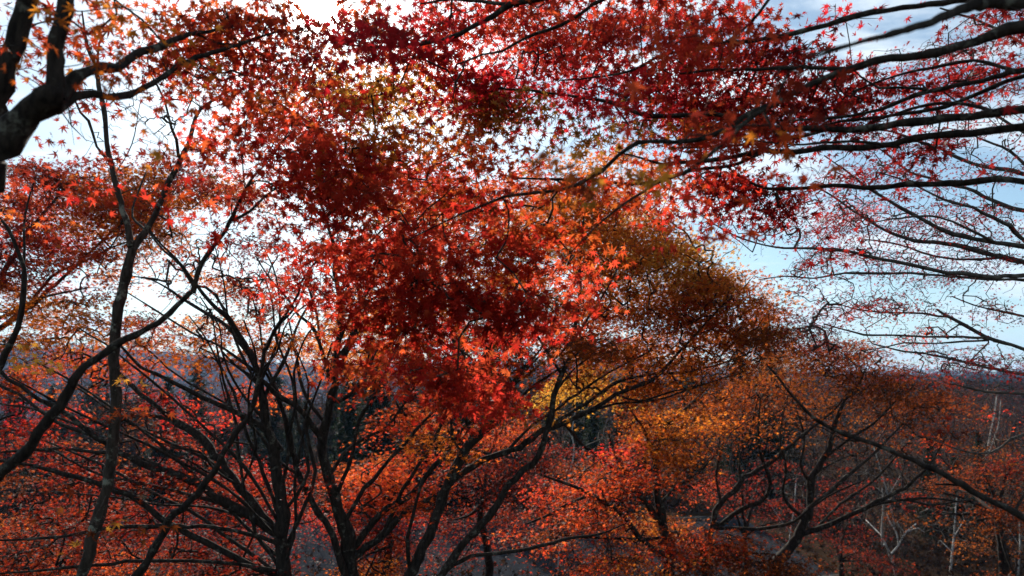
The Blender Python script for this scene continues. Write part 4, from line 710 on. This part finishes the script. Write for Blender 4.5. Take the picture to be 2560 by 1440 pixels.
birch('straight white birch trunk beside the crooked one in the bottom right', 19, '2370,1560,10 2375,1440,8 2380,1390,7 2385,1340,6 2388,1290,4 2392,1240,3', ['2386,1340,3 2410,1300,2', '2380,1380,3 2350,1350,2'])
birch('pair-stemmed pale birch far off beyond the brown-orange crown at the right', 34, '2455,1250,6 2465,1150,5 2475,1090,5 2485,1040,4 2492,990,3', ['2460,1170,4 2480,1110,4 2496,1060,3 2502,1000,2'])
birch('pale birch leaning left in the brown wood behind the arching branches', 26, '2240,1330,5 2220,1240,5 2200,1170,4 2185,1120,3', ['2220,1240,3 2250,1190,2'])
birch('thin pale birch behind the fork of the brown-orange maple', 24, '1970,1420,6 1975,1340,5 1985,1270,4 1990,1200,3', ['1975,1330,3 1945,1290,3 1925,1260,2'])
birch('pale grey birch in the dark gap between the twin stem and the low red maple', 19, '1395,1420,7 1405,1300,6 1420,1200,6 1435,1130,5 1430,1080,4 1440,1020,3', ['1425,1190,4 1450,1150,3 1462,1120,2', '1432,1100,4 1415,1060,3 1425,1030,2'])
birch('white birch trunk at the bottom right corner of the wood', 20, '2540,1540,8 2545,1440,7 2550,1370,5 2548,1300,3', ['2546,1360,3 2520,1320,2'])
# conifers
def proto_conifer(h, dense, label):
    root = empty('conifer_tree', (0, 0, 0)); tag(root, label, 'tree', 'dark conifers'); tb = MB()
    z = np.linspace(-.3, h, 12); tube(tb, np.stack([z * 0, z * 0, z], 1), h * .012 * (1.02 - np.linspace(0, 1, 12)), 6); tb.build('trunk', BARK, root, True)
    br = MB(); nd = MB(); P_ = []
    for zz_ in np.arange(h * .08, h * .98, h * .022):
        R_ = h * .21 * (1 - zz_ / h) ** .8 * rng.uniform(.75, 1.15) + .08
        for k in range(7):
            a_ = rng.random() * 6.28; r_ = R_ * rng.uniform(.6, 1.1); u = np.linspace(0, 1, 5)
            pts = np.stack([np.cos(a_) * r_ * u, np.sin(a_) * r_ * u, zz_ + r_ * (.1 * u - .42 * u ** 2)], 1); tube(br, pts, .018 * (1.1 - u), 3, cap=False)
            m_ = int(dense * r_) + 3; uu = rng.random(m_) ** .7
            P_.append(np.stack([np.cos(a_) * r_ * uu, np.sin(a_) * r_ * uu, zz_ + r_ * (.1 * uu - .42 * uu ** 2)], 1) + rng.normal(size=(m_, 3)) * np.array([.1, .1, .07]))
    q = np.vstack(P_); n = len(q)
    c = np.array([.018, .04, .016]) * (0.6 + .9 * rng.random((n, 1))) + np.array([.01, .008, 0]) * rng.random((n, 1))
    crown(br, BARK, root, None, lambda mb: add_leaves(mb, q, .10 + .12 * rng.random(n), c, 0, (0, 0, 1), .5, .6), NEEDLE); return root
CL = {'l': 'dark green conifer in the hollow behind the left limbs', 'c': 'dark green conifer in the shade beyond the road at the centre', 'r': 'dark green conifer at the far right edge of the wood'}
cons = [proto_conifer(9, 26, CL['c']), proto_conifer(11, 26, CL['c'])]
sp_ = []
for i in range(46):
    px = rng.uniform(-250, 1950); d = rng.uniform(33, 44); x, y = spot(px, d); sp_.append((x, y, rng.uniform(.42, .6) if px < 900 else rng.uniform(.62, .82), CL['l' if px < 750 else 'c']))
for px, d, s_, k in [(880,30,.72,'c'),(930,34,.75,'c'),(430,33,.62,'l'),(500,36,.68,'l'),(700,38,.7,'l'),(1480,30,.5,'c'),(1540,32,.55,'c'),(1430,34,.55,'c'),(1600,36,.6,'c'),(1370,33,.5,'c'),(1290,38,.6,'c'),(1700,40,.6,'c'),(2590,34,.75,'r'),(2300,26,.36,'r'),(2360,27,.36,'r'),(250,40,.6,'l'),(1080,40,.62,'c'),(2420,28,.36,'r')]:
    x, y = spot(px, d); sp_.append((x, y, s_, CL[k]))
x, y = spot(1912, 46); sp_.append((x, y, 1.02, 'tall dark conifer whose pointed top rises above the orange crown'))
scatter(cons, sp_, None)
# the wood on the valley floor and hills, one mass
fw = MB(); n = 9000; r = 80 * (1400 / 80) ** (rng.random(n) ** .8); az = np.radians(rng.uniform(-50, 50, n))
fx, fy = np.sin(az) * r, np.cos(az) * r; fz = ground_z(fx, fy); H_ = rng.uniform(4, 6.3, n) * (1 + (r > 350) * .5)
kind_ = rng.random(n); base_c = np.where(kind_[:, None] < .42, [[.014, .022, .015]], np.where(kind_[:, None] < .8, [[.026, .022, .021]], [[.042, .022, .013]]))
pp = []; cc = []; ss = []
for lo_, hi_, k in ((80, 200, 90), (200, 500, 40), (500, 1500, 18)):
    ix = np.where((r >= lo_) & (r < hi_))[0]; j = np.repeat(ix, k); u = rng.normal(size=(len(j), 3)); u /= np.linalg.norm(u, axis=1)[:, None]; u *= rng.random((len(j), 1)) ** .45
    pp.append(np.stack([fx[j], fy[j], fz[j] + H_[j] * .6], 1) + u * np.stack([H_[j] * .36, H_[j] * .36, H_[j] * .42], 1)); cc.append(base_c[j] * rng.uniform(.6, 1.4, (len(j), 1))); ss.append(H_[j] * {90: .075, 40: .12, 18: .2}[k])
add_leaves(fw, np.vstack(pp), np.concatenate(ss), np.vstack(cc), 0, (0, 0, .7), .3, 1.0)
for j in np.where(r < 200)[0]:
    tube(fw, np.array([[fx[j], fy[j], fz[j] - .3], [fx[j], fy[j], fz[j] + H_[j] * .8]]), [.12, .03], 3, cap=False); fw.c.append(np.tile([.08, .06, .05, 1], (7, 1)))
tag(fw.build('distant_wood', FARLEAF), kind='stuff')
# low scrub under the trees
sc = MB(); n = 70000; px = rng.uniform(-400, 2950, n); d = 12 + 50 * rng.random(n) ** 1.3; X_ = (px - 1280) / FPX * d
ok = (X_ < -18) | (X_ > 11) | (np.abs(d - (25.5 + .012 * X_ ** 2) + .5) > 5.5); X_, d = X_[ok], d[ok]
hh = rng.random(len(d)) ** 2 * 1.5; pos = np.stack([X_, d, ground_z(X_, d) + hh + .05], 1) + rng.normal(size=(len(d), 3)) * [.2, .2, 0]
add_leaves(sc, pos, .08 + .12 * rng.random(len(d)), np.array([.045, .022, .013]) * rng.uniform(.3, 1.3, (len(d), 1)), 0, (0, 0, .6), .2, 1.2)
tag(sc.build('undergrowth', FARLEAF), kind='stuff')
# fallen leaves on the asphalt and the verge
fl = MB(); n = 9000; X_ = rng.uniform(-19, 12, n); Y_ = rng.uniform(18, 33, n); pos = np.stack([X_, Y_, ground_z(X_, Y_) + .03 + .02 * rng.random(n)], 1)
kp = np.sin(X_ * 1.3 + np.sin(Y_) * 2) + np.sin(Y_ * 1.7) + rng.normal(size=n) * .6 > .2
add_leaves(fl, pos[kp], .05 + .03 * rng.random(kp.sum()), pick('rust', kp.sum()) * .9, 0, (0, 0, 1), 0, .15)
tag(fl.build('fallen_leaves', LEAF), kind='stuff')
# ------------------------------------------------------------------ air
hz = MB(); x0, x1, y0, y1, z0, z1 = -2700, 2700, -70, 2700, -45, 130
hz.add([[x0,y0,z0],[x1,y0,z0],[x1,y1,z0],[x0,y1,z0],[x0,y0,z1],[x1,y0,z1],[x1,y1,z1],[x0,y1,z1]], [[0,3,2,1],[4,5,6,7],[0,1,5,4],[1,2,6,5],[2,3,7,6],[3,0,4,7]])
m, t, o = new_mat('air'); v = N(t, 'ShaderNodeVolumePrincipled'); v.inputs['Color'].default_value = (.36, .6, 1, 1); v.inputs['Density'].default_value = .00032; v.inputs['Anisotropy'].default_value = 0
t.links.new(v.outputs[0], o.inputs['Volume'])
tag(hz.build('haze', m), kind='stuff')
